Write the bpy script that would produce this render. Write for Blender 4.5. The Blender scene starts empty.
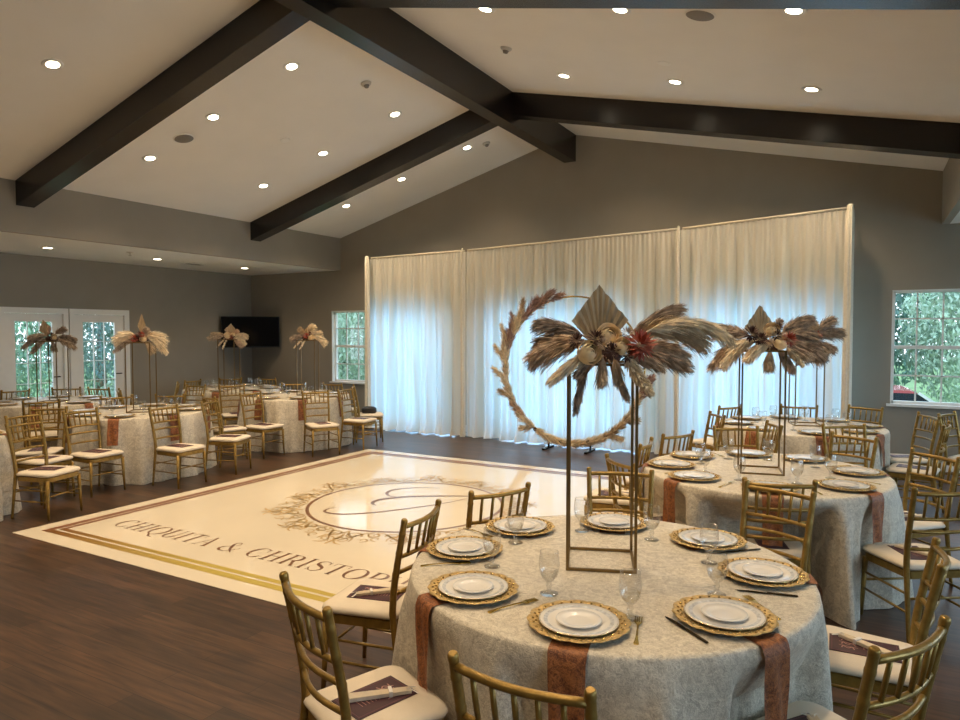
import bpy, bmesh, math, random
from mathutils import Vector, Matrix, Euler, noise

random.seed(7)
PI = math.pi
SC = bpy.context.scene
COL = SC.collection
R = math.radians

# ------------------------------------------------------------------ helpers
class MB:
    """collects faces, builds one mesh object"""
    def __init__(s):
        s.v = []; s.f = []; s.smooth = []
    def add(s, vs, fs, sm=True):
        b = len(s.v); s.v += [tuple(v) for v in vs]
        s.f += [tuple(b + i for i in f) for f in fs]; s.smooth += [sm] * len(fs)
        return s
    def box(s, x0, y0, z0, x1, y1, z1):
        vs = [(x0,y0,z0),(x1,y0,z0),(x1,y1,z0),(x0,y1,z0),(x0,y0,z1),(x1,y0,z1),(x1,y1,z1),(x0,y1,z1)]
        return s.add(vs, [(0,3,2,1),(4,5,6,7),(0,1,5,4),(1,2,6,5),(2,3,7,6),(3,0,4,7)], False)
    def bar(s, a, b, w, h=None):
        """square bar between two points"""
        a = Vector(a); b = Vector(b); h = h or w
        d = (b - a).normalized(); up = Vector((0,0,1)) if abs(d.z) < .9 else Vector((0,1,0))
        x = d.cross(up).normalized(); y = x.cross(d).normalized()
        vs = []
        for p in (a, b):
            for sx, sy in ((-1,-1),(1,-1),(1,1),(-1,1)):
                vs.append(p + x * sx * w / 2 + y * sy * h / 2)
        return s.add(vs, [(3,2,1,0),(4,5,6,7),(0,1,5,4),(1,2,6,5),(2,3,7,6),(3,0,4,7)], False)
    def tube(s, pts, rad, n=8, caps=True):
        pts = [Vector(p) for p in pts]; m = len(pts)
        if not isinstance(rad, (list, tuple)): rad = [rad] * m
        vs = []; nx = None
        for i, p in enumerate(pts):
            d = (pts[min(i+1,m-1)] - pts[max(i-1,0)]).normalized()
            if nx is None:
                up = Vector((0,0,1)) if abs(d.z) < .9 else Vector((0,1,0))
                nx = d.cross(up).normalized()
            else:
                nx = (nx - d * nx.dot(d)).normalized()
            ny = d.cross(nx)
            for k in range(n):
                a = 2*PI*k/n
                vs.append(p + (nx*math.cos(a) + ny*math.sin(a)) * rad[i])
        fs = []
        for i in range(m-1):
            for k in range(n):
                k2 = (k+1) % n
                fs.append((i*n+k, i*n+k2, (i+1)*n+k2, (i+1)*n+k))
        s.add(vs, fs, True)
        if caps:
            b = len(s.v) - len(vs)
            s.f.append(tuple(b + k for k in reversed(range(n)))); s.smooth.append(False)
            s.f.append(tuple(b + (m-1)*n + k for k in range(n))); s.smooth.append(False)
        return s
    def lathe(s, prof, n=24, c=(0,0,0), rmod=None, close=False):
        vs = []
        for j, (r, z) in enumerate(prof):
            for k in range(n):
                a = 2*PI*k/n
                rr = r * (rmod(a, j) if rmod else 1)
                vs.append((c[0] + rr*math.cos(a), c[1] + rr*math.sin(a), c[2] + z))
        fs = []
        m = len(prof)
        for j in range(m if close else m-1):
            j2 = (j+1) % m
            for k in range(n):
                k2 = (k+1) % n
                fs.append((j*n+k, j*n+k2, j2*n+k2, j2*n+k))
        return s.add(vs, fs, True)
    def disc(s, c, r, n=24, up=True):
        vs = [(c[0]+r*math.cos(2*PI*k/n), c[1]+r*math.sin(2*PI*k/n), c[2]) for k in range(n)]
        return s.add(vs, [tuple(range(n)) if up else tuple(reversed(range(n)))], False)
    def ribbon(s, pts, wid, z=0.0):
        """flat ribbon in the xy plane following pts; wid = list of widths"""
        m = len(pts); vs = []
        if not isinstance(wid, (list, tuple)): wid = [wid]*m
        for i, p in enumerate(pts):
            a = pts[max(i-1,0)]; b = pts[min(i+1,m-1)]
            dx, dy = b[0]-a[0], b[1]-a[1]; L = math.hypot(dx,dy) or 1
            nx, ny = -dy/L, dx/L
            vs.append((p[0]+nx*wid[i]/2, p[1]+ny*wid[i]/2, z)); vs.append((p[0]-nx*wid[i]/2, p[1]-ny*wid[i]/2, z))
        return s.add(vs, [(2*i+1, 2*i+3, 2*i+2, 2*i) for i in range(m-1)], False)
    def poly(s, pts, z=0.0):
        return s.add([(x,y,z) for x,y in pts], [tuple(range(len(pts)))], False)
    def build(s, name, mat, parent=None, loc=(0,0,0), rz=0.0):
        me = bpy.data.meshes.new(name)
        me.from_pydata(s.v, [], s.f)
        me.polygons.foreach_set('use_smooth', s.smooth)
        me.update()
        if mat is not None: me.materials.append(mat)
        o = bpy.data.objects.new(name, me); COL.objects.link(o)
        if parent is not None: o.parent = parent
        o.location = loc; o.rotation_euler = (0,0,rz)
        return o

def bez(pts, n=12):
    """Catmull-Rom through the points"""
    P = [Vector(p) for p in pts]; out = []
    for i in range(len(P)-1):
        p0 = P[max(i-1,0)]; p1 = P[i]; p2 = P[i+1]; p3 = P[min(i+2,len(P)-1)]
        for k in range(n):
            t = k/n
            out.append(.5*((2*p1) + (p2-p0)*t + (2*p0-5*p1+4*p2-p3)*t*t + (3*p1-p0-3*p2+p3)*t**3))
    out.append(P[-1]); return out

def tag(o, label=None, cat=None, group=None, kind=None):
    if label: o['label'] = label
    if cat: o['category'] = cat
    if group: o['group'] = group
    if kind: o['kind'] = kind
    return o
def thing(name, label, cat, loc=(0,0,0), rz=0.0, group=None):
    o = bpy.data.objects.new(name, None); COL.objects.link(o)
    o.empty_display_size = .1
    o.location = loc; o.rotation_euler = (0,0,rz)
    return tag(o, label, cat, group)
def struct(name, mb, mat):
    return tag(mb.build(name, mat), kind='structure')
def dup(o, loc=None, rz=None, label=None, group=None):
    r = o.copy(); COL.objects.link(r)
    for ch in o.children:
        c = ch.copy(); COL.objects.link(c); c.parent = r
        for g in ch.children:
            d = g.copy(); COL.objects.link(d); d.parent = c
    if loc is not None: r.location = loc
    if rz is not None: r.rotation_euler = (0,0,rz)
    if label: r['label'] = label
    if group: r['group'] = group
    return r

# ------------------------------------------------------------------ materials
def new_mat(name):
    m = bpy.data.materials.new(name); m.use_nodes = True
    nt = m.node_tree; b = nt.nodes['Principled BSDF']
    return m, nt, b
def N(nt, t, **kw):
    n = nt.nodes.new(t)
    for k, v in kw.items(): setattr(n, k, v)
    return n
def mat(name, col, rough=.5, metal=0.0, noise_amt=0.0, nscale=8.0, bump=0.0, bscale=60.0, spec=None, emit=None, estr=0, sheen=0, coat=0, stretch=None):
    m, nt, b = new_mat(name)
    b.inputs['Roughness'].default_value = rough; b.inputs['Metallic'].default_value = metal
    if spec is not None: b.inputs['Specular IOR Level'].default_value = spec
    if sheen: b.inputs['Sheen Weight'].default_value = sheen
    if coat: b.inputs['Coat Weight'].default_value = coat
    tc = N(nt, 'ShaderNodeTexCoord')
    vec = tc.outputs['Object']
    if stretch:
        mp = N(nt, 'ShaderNodeMapping'); mp.inputs['Scale'].default_value = stretch
        nt.links.new(vec, mp.inputs['Vector']); vec = mp.outputs['Vector']
    nz = N(nt, 'ShaderNodeTexNoise'); nz.inputs['Scale'].default_value = nscale; nz.inputs['Detail'].default_value = 4
    nt.links.new(vec, nz.inputs['Vector'])
    rp = N(nt, 'ShaderNodeValToRGB')
    a = max(noise_amt, 0.02)
    rp.color_ramp.elements[0].position = .3; rp.color_ramp.elements[1].position = .7
    rp.color_ramp.elements[0].color = tuple(max(0, c*(1-a)) for c in col) + (1,)
    rp.color_ramp.elements[1].color = tuple(min(1, c*(1+a)) for c in col) + (1,)
    nt.links.new(nz.outputs['Fac'], rp.inputs['Fac']); nt.links.new(rp.outputs['Color'], b.inputs['Base Color'])
    if bump:
        n2 = N(nt, 'ShaderNodeTexNoise'); n2.inputs['Scale'].default_value = bscale; n2.inputs['Detail'].default_value = 3
        nt.links.new(vec, n2.inputs['Vector'])
        bp = N(nt, 'ShaderNodeBump'); bp.inputs['Strength'].default_value = bump; bp.inputs['Distance'].default_value = .01
        nt.links.new(n2.outputs['Fac'], bp.inputs['Height']); nt.links.new(bp.outputs['Normal'], b.inputs['Normal'])
    if emit:
        b.inputs['Emission Color'].default_value = tuple(emit) + (1,); b.inputs['Emission Strength'].default_value = estr
    return m

def wood_floor():
    m, nt, b = new_mat('dark_plank_floor')
    tc = N(nt, 'ShaderNodeTexCoord')
    br = N(nt, 'ShaderNodeTexBrick'); br.offset = .37
    br.inputs['Scale'].default_value = 1; br.inputs['Brick Width'].default_value = 1.25; br.inputs['Row Height'].default_value = .13
    br.inputs['Mortar Size'].default_value = .0018; br.inputs['Bias'].default_value = 0
    br.inputs['Color1'].default_value = (.040,.022,.013,1); br.inputs['Color2'].default_value = (.078,.042,.024,1); br.inputs['Mortar'].default_value = (.012,.007,.005,1)
    nt.links.new(tc.outputs['Object'], br.inputs['Vector'])
    mp = N(nt, 'ShaderNodeMapping'); mp.inputs['Scale'].default_value = (1.2,14,1); nt.links.new(tc.outputs['Object'], mp.inputs['Vector'])
    nz = N(nt, 'ShaderNodeTexNoise'); nz.inputs['Scale'].default_value = 2.2; nz.inputs['Detail'].default_value = 7; nz.inputs['Distortion'].default_value = .5
    nt.links.new(mp.outputs['Vector'], nz.inputs['Vector'])
    rp = N(nt, 'ShaderNodeValToRGB'); rp.color_ramp.elements[0].position = .3; rp.color_ramp.elements[1].position = .75
    rp.color_ramp.elements[0].color = (.45,.42,.4,1); rp.color_ramp.elements[1].color = (1.75,1.6,1.4,1)
    nt.links.new(nz.outputs['Fac'], rp.inputs['Fac'])
    mx = N(nt, 'ShaderNodeMix', data_type='RGBA', blend_type='MULTIPLY'); mx.inputs[0].default_value = 1
    nt.links.new(br.outputs['Color'], mx.inputs[6]); nt.links.new(rp.outputs['Color'], mx.inputs[7])
    nt.links.new(mx.outputs[2], b.inputs['Base Color'])
    b.inputs['Roughness'].default_value = .34; b.inputs['Specular IOR Level'].default_value = .45
    bp = N(nt, 'ShaderNodeBump'); bp.inputs['Strength'].default_value = .12; bp.inputs['Distance'].default_value = .004
    nt.links.new(nz.outputs['Fac'], bp.inputs['Height']); nt.links.new(bp.outputs['Normal'], b.inputs['Normal'])
    return m

def cloth_mat(name, c1, c2, scale=26, rough=.55, bump=.5, sheen=.3, trans=0.0):
    """crushed, crinkled satin / velvet"""
    m, nt, b = new_mat(name)
    tc = N(nt, 'ShaderNodeTexCoord')
    n0 = N(nt, 'ShaderNodeTexNoise'); n0.inputs['Scale'].default_value = scale; n0.inputs['Detail'].default_value = 5; n0.inputs['Distortion'].default_value = 1.6
    nt.links.new(tc.outputs['Object'], n0.inputs['Vector'])
    mu = N(nt, 'ShaderNodeTexNoise'); mu.inputs['Scale'].default_value = scale*3.1; mu.inputs['Detail'].default_value = 3; mu.inputs['Distortion'].default_value = 2.5
    nt.links.new(tc.outputs['Object'], mu.inputs['Vector'])
    ad = N(nt, 'ShaderNodeMath', operation='MULTIPLY_ADD'); ad.inputs[1].default_value = .55
    nt.links.new(mu.outputs['Fac'], ad.inputs[0])
    sc = N(nt, 'ShaderNodeMath', operation='MULTIPLY'); sc.inputs[1].default_value = .5
    nt.links.new(n0.outputs['Fac'], sc.inputs[0]); nt.links.new(sc.outputs[0], ad.inputs[2])
    rp = N(nt, 'ShaderNodeValToRGB'); rp.color_ramp.elements[0].position = .40; rp.color_ramp.elements[1].position = .64
    rp.color_ramp.elements[0].color = c1 + (1,); rp.color_ramp.elements[1].color = c2 + (1,)  # light and dark tones paint the crushed cloth's streak highlights into the colour
    nt.links.new(ad.outputs[0], rp.inputs['Fac']); nt.links.new(rp.outputs['Color'], b.inputs['Base Color'])
    bp = N(nt, 'ShaderNodeBump'); bp.inputs['Strength'].default_value = bump; bp.inputs['Distance'].default_value = .006
    nt.links.new(ad.outputs[0], bp.inputs['Height']); nt.links.new(bp.outputs['Normal'], b.inputs['Normal'])
    b.inputs['Roughness'].default_value = rough; b.inputs['Sheen Weight'].default_value = sheen
    return m

def drape_mat():
    m, nt, b = new_mat('sheer_ivory_drape')
    nt.nodes.remove(b); out = nt.nodes['Material Output']
    df = N(nt, 'ShaderNodeBsdfDiffuse'); df.inputs['Color'].default_value = (.88,.82,.70,1)
    tl = N(nt, 'ShaderNodeBsdfTranslucent'); tl.inputs['Color'].default_value = (.86,.88,.86,1)
    tr = N(nt, 'ShaderNodeBsdfTransparent'); tr.inputs['Color'].default_value = (1,1,1,1)
    tc = N(nt, 'ShaderNodeTexCoord'); mp = N(nt, 'ShaderNodeMapping'); mp.inputs['Scale'].default_value = (24,24,.6)
    nt.links.new(tc.outputs['Object'], mp.inputs['Vector'])
    nz = N(nt, 'ShaderNodeTexNoise'); nz.inputs['Scale'].default_value = 1; nz.inputs['Detail'].default_value = 2
    nt.links.new(mp.outputs['Vector'], nz.inputs['Vector'])
    mr = N(nt, 'ShaderNodeMapRange'); mr.inputs[1].default_value = .3; mr.inputs[2].default_value = .7; mr.inputs[3].default_value = .20; mr.inputs[4].default_value = .62
    nt.links.new(nz.outputs['Fac'], mr.inputs[0])
    m1 = N(nt, 'ShaderNodeMixShader'); nt.links.new(mr.outputs[0], m1.inputs[0])
    nt.links.new(df.outputs[0], m1.inputs[1]); nt.links.new(tl.outputs[0], m1.inputs[2])
    m2 = N(nt, 'ShaderNodeMixShader'); m2.inputs[0].default_value = .012
    nt.links.new(m1.outputs[0], m2.inputs[1]); nt.links.new(tr.outputs[0], m2.inputs[2])
    nt.links.new(m2.outputs[0], out.inputs['Surface'])
    return m

def glass_mat(name, tint=(1,1,1), refl=.05, rough=.02, edge=.5):
    """thin clear glass: see-through with mirror reflection that grows at grazing angles"""
    m, nt, b = new_mat(name); nt.nodes.remove(b); out = nt.nodes['Material Output']
    tr = N(nt, 'ShaderNodeBsdfTransparent'); tr.inputs['Color'].default_value = tint + (1,)
    gl = N(nt, 'ShaderNodeBsdfGlossy'); gl.inputs['Roughness'].default_value = rough
    lw = N(nt, 'ShaderNodeLayerWeight'); lw.inputs['Blend'].default_value = .25
    mr = N(nt, 'ShaderNodeMapRange'); mr.inputs[3].default_value = refl; mr.inputs[4].default_value = edge
    nt.links.new(lw.outputs['Facing'], mr.inputs[0])
    mx = N(nt, 'ShaderNodeMixShader'); nt.links.new(mr.outputs[0], mx.inputs[0])
    nt.links.new(tr.outputs[0], mx.inputs[1]); nt.links.new(gl.outputs[0], mx.inputs[2])
    nt.links.new(mx.outputs[0], out.inputs['Surface'])
    return m

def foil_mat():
    """printed gold foil border, its reflections painted as a brown-gold to yellow-gold ramp"""
    m, nt, b = new_mat('gold_foil_painted_reflection')
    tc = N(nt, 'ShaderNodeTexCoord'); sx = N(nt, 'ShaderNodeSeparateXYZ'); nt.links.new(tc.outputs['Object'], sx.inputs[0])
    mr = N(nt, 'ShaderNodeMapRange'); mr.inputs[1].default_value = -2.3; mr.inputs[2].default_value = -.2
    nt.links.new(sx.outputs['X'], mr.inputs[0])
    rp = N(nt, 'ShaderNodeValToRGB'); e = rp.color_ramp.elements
    e[0].color = (.20,.075,.03,1); e[1].color = (.62,.47,.10,1); k = e.new(.25); k.color = (.33,.17,.035,1)  # ramp puts the metal's changing reflection into the base colour
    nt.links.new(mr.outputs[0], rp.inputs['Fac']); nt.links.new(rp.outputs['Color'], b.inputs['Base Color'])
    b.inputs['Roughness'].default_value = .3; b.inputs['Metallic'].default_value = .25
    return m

M = {}
M['wall'] = mat('taupe_wall_paint', (.295,.262,.215), .75, noise_amt=.03, nscale=3, bump=.05, bscale=250)
M['ceiling'] = mat('white_ceiling_paint', (.80,.77,.72), .85, noise_amt=.015, nscale=2, bump=.04, bscale=300)
M['lowceil'] = mat('white_low_ceiling_paint', (.78,.77,.74), .85, noise_amt=.015, nscale=2)
M['floor'] = wood_floor()
M['beam'] = mat('espresso_stained_wood', (.010,.0065,.005), .27, noise_amt=.35, nscale=3, stretch=(3,1,8), bump=.06, bscale=20, spec=.5)
M['trim'] = mat('white_trim_paint', (.80,.78,.74), .4, noise_amt=.02)
M['vinyl'] = mat('cream_vinyl_sheet', (.78,.685,.53), .10, noise_amt=.02, nscale=1.5, bump=.008, bscale=6, spec=.5)
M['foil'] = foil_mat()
M['brownfoil'] = mat('gold_foil_brown_reflection', (.22,.085,.04), .3, noise_amt=.1)  # same gold stripes on the other sides, red-brown reflection painted in
M['brownprint'] = mat('bronze_letter_print', (.20,.095,.045), .3, noise_amt=.15, nscale=2)
M['goldprint'] = mat('antique_gold_print', (.42,.27,.09), .3, noise_amt=.25, nscale=3)
M['chair'] = mat('gold_chair_paint', (.30,.185,.042), .33, metal=.5, noise_amt=.22, nscale=30, bump=.1, bscale=90)
M['cushion'] = mat('ivory_cushion_fabric', (.74,.64,.50), .8, noise_amt=.04, nscale=12, bump=.1, bscale=160)
M['ivory'] = cloth_mat('ivory_crushed_satin', (.50,.43,.32), (.84,.76,.61), 24, .45, 1.0, .1)
M['rust'] = cloth_mat('rust_crushed_velvet', (.11,.030,.010), (.43,.155,.045), 24, .5, .8, 0)
M['charger'] = mat('gold_charger_plate', (.58,.395,.15), .38, metal=.55, noise_amt=.3, nscale=60, bump=.6, bscale=110)
M['china'] = mat('white_china', (.83,.80,.75), .14, noise_amt=.01, coat=.3)
M['chinarim'] = mat('silver_grey_rim_print', (.60,.61,.62), .2, noise_amt=.3, nscale=70)
M['goldrim'] = mat('gold_plate_rim', (.62,.42,.16), .2, metal=.8)
M['cutlery'] = mat('polished_gold_cutlery', (.62,.46,.12), .16, metal=1.0, noise_amt=.1)
M['knife'] = mat('dark_gold_knife', (.045,.035,.02), .2, metal=.8)
M['glass'] = glass_mat('clear_goblet_glass', (.96,.96,.95), .05, .03, .8)
M['pane'] = glass_mat('window_pane_glass', (.96,.98,1.0), .03, .0, .35)
M['stand'] = mat('brushed_gold_stand', (.22,.14,.05), .35, metal=.7, noise_amt=.1)
M['menu'] = mat('burgundy_card', (.052,.014,.020), .45, noise_amt=.06)
M['menuborder'] = mat('dark_wine_card_border', (.16,.06,.07), .5)
M['menuink'] = mat('rose_gold_ink', (.46,.25,.21), .4)
M['fan'] = mat('cream_folded_paper', (.74,.63,.47), .6, noise_amt=.08, nscale=40)
M['organza'] = mat('white_ribbon', (.80,.76,.70), .5)
M['white_metal'] = mat('white_enamel', (.80,.78,.74), .4)
M['lens'] = mat('warm_lamp_lens', (1,.95,.85), .4, emit=(1,.86,.62), estr=14)
M['speaker'] = mat('grey_speaker_grille', (.22,.20,.18), .7, noise_amt=.2, nscale=300)
M['black'] = mat('black_plastic', (.010,.010,.010), .3)
M['screen'] = mat('black_tv_screen', (.004,.004,.005), .12)
M['drape'] = drape_mat()
M['pole'] = mat('cream_pole', (.72,.64,.50), .5)
M['gather'] = mat('gathered_ivory_fabric', (.76,.70,.58), .85, noise_amt=.06, nscale=40)
M['trunk'] = mat('tree_bark', (.16,.12,.09), .9, noise_amt=.4, nscale=12)
M['leaf1'] = mat('bright_green_leaves', (.22,.36,.23), .6, noise_amt=.6, nscale=1.7)
M['leaf2'] = mat('pale_green_leaves', (.38,.49,.36), .6, noise_amt=.5, nscale=1.3)
M['leaf3'] = mat('deep_green_leaves', (.14,.25,.20), .6, noise_amt=.5, nscale=2)
M['lawn'] = mat('lawn_grass', (.13,.22,.07), .9, noise_amt=.4, nscale=2)
M['carred'] = mat('red_car_paint', (.60,.12,.12), .25, coat=.6)
M['carglass'] = mat('dark_car_glass', (.02,.03,.04), .05)
M['tyre'] = mat('black_rubber', (.015,.015,.015), .8)
# dried flowers
M['pl_dark'] = mat('dark_brown_plume', (.42,.32,.235), .9, noise_amt=.5, nscale=30)
M['pl_brown'] = mat('brown_plume', (.56,.43,.31), .9, noise_amt=.45, nscale=30)
M['pl_tan'] = mat('tan_plume', (.56,.43,.28), .9, noise_amt=.3, nscale=25)
M['pl_cream'] = mat('cream_plume', (.82,.69,.49), .9, noise_amt=.22, nscale=25)
M['pl_mauve'] = mat('dusty_mauve_plume', (.50,.34,.28), .9, noise_amt=.3, nscale=25)
M['pl_pink'] = mat('blush_tan_plume', (.66,.46,.32), .9, noise_amt=.25, nscale=25)
M['spear'] = mat('dried_palm_leaf', (.36,.29,.19), .75, noise_amt=.3, nscale=9, stretch=(6,6,1))
M['spear_lt'] = mat('pale_dried_palm_leaf', (.48,.36,.22), .75, noise_amt=.3, nscale=9, stretch=(6,6,1))
M['rose'] = mat('cream_dried_rose', (.86,.70,.46), .7, noise_amt=.12, nscale=20)
M['protea'] = mat('rust_dried_flower', (.36,.075,.04), .75, noise_amt=.3, nscale=30)
M['pod'] = mat('dark_brown_seed_pod', (.075,.032,.022), .8, noise_amt=.3, nscale=30)
M['bag'] = mat('black_leather', (.012,.011,.012), .45)

# ------------------------------------------------------------------ setting: the shell
XL, XR, YB, YF = -11.03, 3.6, 10.0, -4.2
SL, SRX = -8.64, .77                 # soffit faces
LZ, RZ_ = 2.86, 3.00                 # lower ceilings
RIDGE0, RIDGE1, RBOT = -4.13, -3.94, 4.32
def zl(x): return 3.458 + .28*(x + 8.64)
def zr(x): return 3.638 + .2305*(.765 - x)
APX = -4.03; APZ = 4.73

struct('floor', MB().box(XL-.2, YF-.2, -.12, XR+.2, YB+.2, 0), M['floor'])

def wall_x(name, y, thick, x0, x1, z1, holes, extra=None):
    """wall facing -y at y (thickness goes to +y), with rectangular holes (x0,x1,z0,z1)"""
    mb = MB(); hs = sorted(holes); cx = x0
    for (a,b,c,d) in hs:
        mb.box(cx, y, 0, a, y+thick, z1)
        if c > 0: mb.box(a, y, 0, b, y+thick, c)
        mb.box(a, y, d, b, y+thick, z1); cx = b
    mb.box(cx, y, 0, x1, y+thick, z1)
    if extra:
        n = len(extra)
        vs = [(px,y,pz) for px,pz in extra] + [(px,y+thick,pz) for px,pz in extra]
        mb.add(vs, [tuple(range(n)), tuple(reversed(range(n,2*n)))] + [(i,(i+1)%n+0,(i+1)%n+n,i+n) for i in range(n)], False)
    return struct(name, mb, M['wall'])
def wall_y(name, x, thick, y0, y1, z1, holes):
    mb = MB(); hs = sorted(holes); cy = y0
    xa, xb = min(x,x+thick), max(x,x+thick)
    for (a,b,c,d) in hs:
        mb.box(xa, cy, 0, xb, a, z1)
        if c > 0: mb.box(xa, a, 0, xb, b, c)
        mb.box(xa, a, d, xb, b, z1); cy = b
    mb.box(xa, cy, 0, xb, y1, z1)
    return struct(name, mb, M['wall'])

WINL = (-8.87,-8.02,.76,2.10); WINR = (.28,1.36,.80,2.22)
GD = [(-7.78,-6.12,.04,2.10), (-5.35,-2.85,.04,2.10), (-2.25,-.30,.04,2.10)]
gable = [(XL,LZ),(XR,LZ),(XR,RZ_),(SRX,RZ_),(SRX,zr(SRX)+.05),(APX,APZ+.1),(SL,zl(SL)+.05),(SL,LZ+.02),(XL,LZ+.02)]
wall_x('wall_back', YB, .16, XL-.2, XR+.2, LZ, [WINL, WINR] + GD, gable)
DOORS = [(5.29,6.25),(6.31,7.27)]
wall_y('wall_left', XL, -.2, YF-.2, YB, LZ+.05, [(DOORS[0][0],DOORS[1][1],0,2.04)])
WR = [(-1.6,.0,.7,2.3),(1.6,3.2,.7,2.3),(4.8,6.4,.7,2.3),(7.6,9.2,.7,2.3)]
wall_y('wall_right', XR, .2, YF-.2, YB, RZ_+.05, WR)
wf = MB().box(XL-.2, YF-.2, 0, XR+.2, YF, 3.0)
wf.add([(XL,YF-.1,3),(XR,YF-.1,3),(APX,YF-.1,APZ+.3)], [(0,1,2)], False)
struct('wall_front', wf, M['wall'])
# soffit drops and ceilings
struct('wall_soffit_left', MB().box(SL-.08, YF, LZ-.002, SL, YB, zl(SL)+.06), M['wall'])
struct('wall_soffit_right', MB().box(SRX, YF, RZ_-.002, SRX+.08, YB, zr(SRX)+.06), M['wall'])
struct('ceiling_left_lower', MB().box(XL, YF, LZ, SL-.001, YB, LZ+.08), M['lowceil'])
struct('ceiling_right_lower', MB().box(SRX+.001, YF, RZ_, XR, YB, RZ_+.08), M['lowceil'])
cl = MB(); cl.add([(SL,YF,zl(SL)),(APX,YF,zl(APX)),(APX,YB,zl(APX)),(SL,YB,zl(SL)),(SL,YF,zl(SL)+.1),(APX,YF,zl(APX)+.1),(APX,YB,zl(APX)+.1),(SL,YB,zl(SL)+.1)],
    [(3,2,1,0),(4,5,6,7),(0,1,5,4),(1,2,6,5),(2,3,7,6),(3,0,4,7)], False)
struct('ceiling_left', cl, M['ceiling'])
cr = MB(); cr.add([(APX,YF,zr(APX)),(SRX,YF,zr(SRX)),(SRX,YB,zr(SRX)),(APX,YB,zr(APX)),(APX,YF,zr(APX)+.1),(SRX,YF,zr(SRX)+.1),(SRX,YB,zr(SRX)+.1),(APX,YB,zr(APX)+.1)],
    [(3,2,1,0),(4,5,6,7),(0,1,5,4),(1,2,6,5),(2,3,7,6),(3,0,4,7)], False)
struct('ceiling_right', cr, M['ceiling'])
# beams
struct('ridge_beam', MB().box(RIDGE0, YF, RBOT, RIDGE1, YB, 4.80), M['beam'])
def cross(name, y0, y1, xa, za, xb, zb, dep):
    vs = []
    for y in (y0, y1):
        vs += [(xa,y,za-dep),(xb,y,zb-dep),(xb,y,zb+.03),(xa,y,za+.03)]
    struct(name, MB().add(vs, [(0,1,2,3),(7,6,5,4),(0,4,5,1),(1,5,6,2),(2,6,7,3),(3,7,4,0)], False), M['beam'])
for i, (y0,y1) in enumerate(((7.835,8.04),(4.35,4.55),(.86,1.06),(-2.6,-2.4))):
    cross('left_slope_beam', y0, y1, SL+.001, zl(SL), RIDGE0+.01, zl(RIDGE0), .285)
    cross('right_slope_beam', y0, y1, RIDGE1-.01, zr(RIDGE1), SRX-.001, zr(SRX), .285)
# baseboards
bb = MB(); cx = XL
for (a,b,_,_) in GD: bb.box(cx, YB-.015, 0, a, YB, .12); cx = b
bb.box(cx, YB-.015, 0, XR, YB, .12)
struct('baseboard_back', bb, M['trim'])
struct('baseboard_left', MB().box(XL, YF, 0, XL+.015, DOORS[0][0]-.08, .12).box(XL, DOORS[1][1]+.08, 0, XL+.015, YB, .12), M['trim'])
struct('baseboard_right', MB().box(XR-.015, YF, 0, XR, YB, .12), M['trim'])

# windows
def window_x(name, x0, x1, z0, z1, y, cols, rows, sill=True):
    fr = MB(); t = .035; yy = y + .07
    fr.box(x0,yy,z0,x0+t,yy+.06,z1).box(x1-t,yy,z0,x1,yy+.06,z1).box(x0,yy,z1-t,x1,yy+.06,z1).box(x0,yy,z0,x1,yy+.06,z0+t)
    zm = (z0+z1)/2; fr.box(x0,yy-.01,zm-.022,x1,yy+.05,zm+.022)
    for i in range(1,cols):
        x = x0 + (x1-x0)*i/cols; fr.box(x-.009,yy+.02,z0,x+.009,yy+.04,z1)
    for j in range(1,rows):
        if j*2 == rows: continue
        z = z0 + (z1-z0)*j/rows; fr.box(x0,yy+.02,z-.009,x1,yy+.04,z+.009)
    o = struct(name, fr, M['trim'])
    MB().box(x0+.01,yy+.024,z0+.01,x1-.01,yy+.03,z1-.01).build('glass_pane', M['pane'], o)
    lin = MB().box(x0-.001,y-.004,z0,x0+.012,y+.07,z1).box(x1-.012,y-.004,z0,x1+.001,y+.07,z1).box(x0,y-.004,z1-.012,x1,y+.07,z1+.001)
    lin.build('window_reveal', M['trim'], o)
    if sill: MB().box(x0-.04,y-.035,z0-.03,x1+.04,y+.08,z0+.002).build('window_sill', M['trim'], o)
    return o
window_x('window_1', *WINL, YB, 3, 4)
window_x('window_2', *WINR, YB, 4, 4)
for i, (a,b,c,d) in enumerate(GD):
    w = window_x('window_%d' % (i+3), a, b, c, d, YB, 3, 2, sill=False)
for i, (a,b,c,d) in enumerate(WR):
    fr = MB(); t = .04; xx = XR + .08
    fr.box(xx,a,c,xx+.06,a+t,d).box(xx,b-t,c,xx+.06,b,d).box(xx,a,d-t,xx+.06,b,d).box(xx,a,c,xx+.06,b,c+t)
    zm = (c+d)/2; fr.box(xx,a,zm-.02,xx+.05,b,zm+.02)
    for k in range(1,4): fr.box(xx+.02,a+(b-a)*k/4-.01,c,xx+.04,a+(b-a)*k/4+.01,d)
    o = struct('window_%d' % (i+6), fr, M['trim'])
    MB().box(xx+.025,a+.01,c+.01,xx+.03,b-.01,d-.01).build('glass_pane', M['pane'], o)
    MB().box(XR-.035,a-.04,c-.03,XR+.09,b+.04,c+.002).build('window_sill', M['trim'], o)
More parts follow.
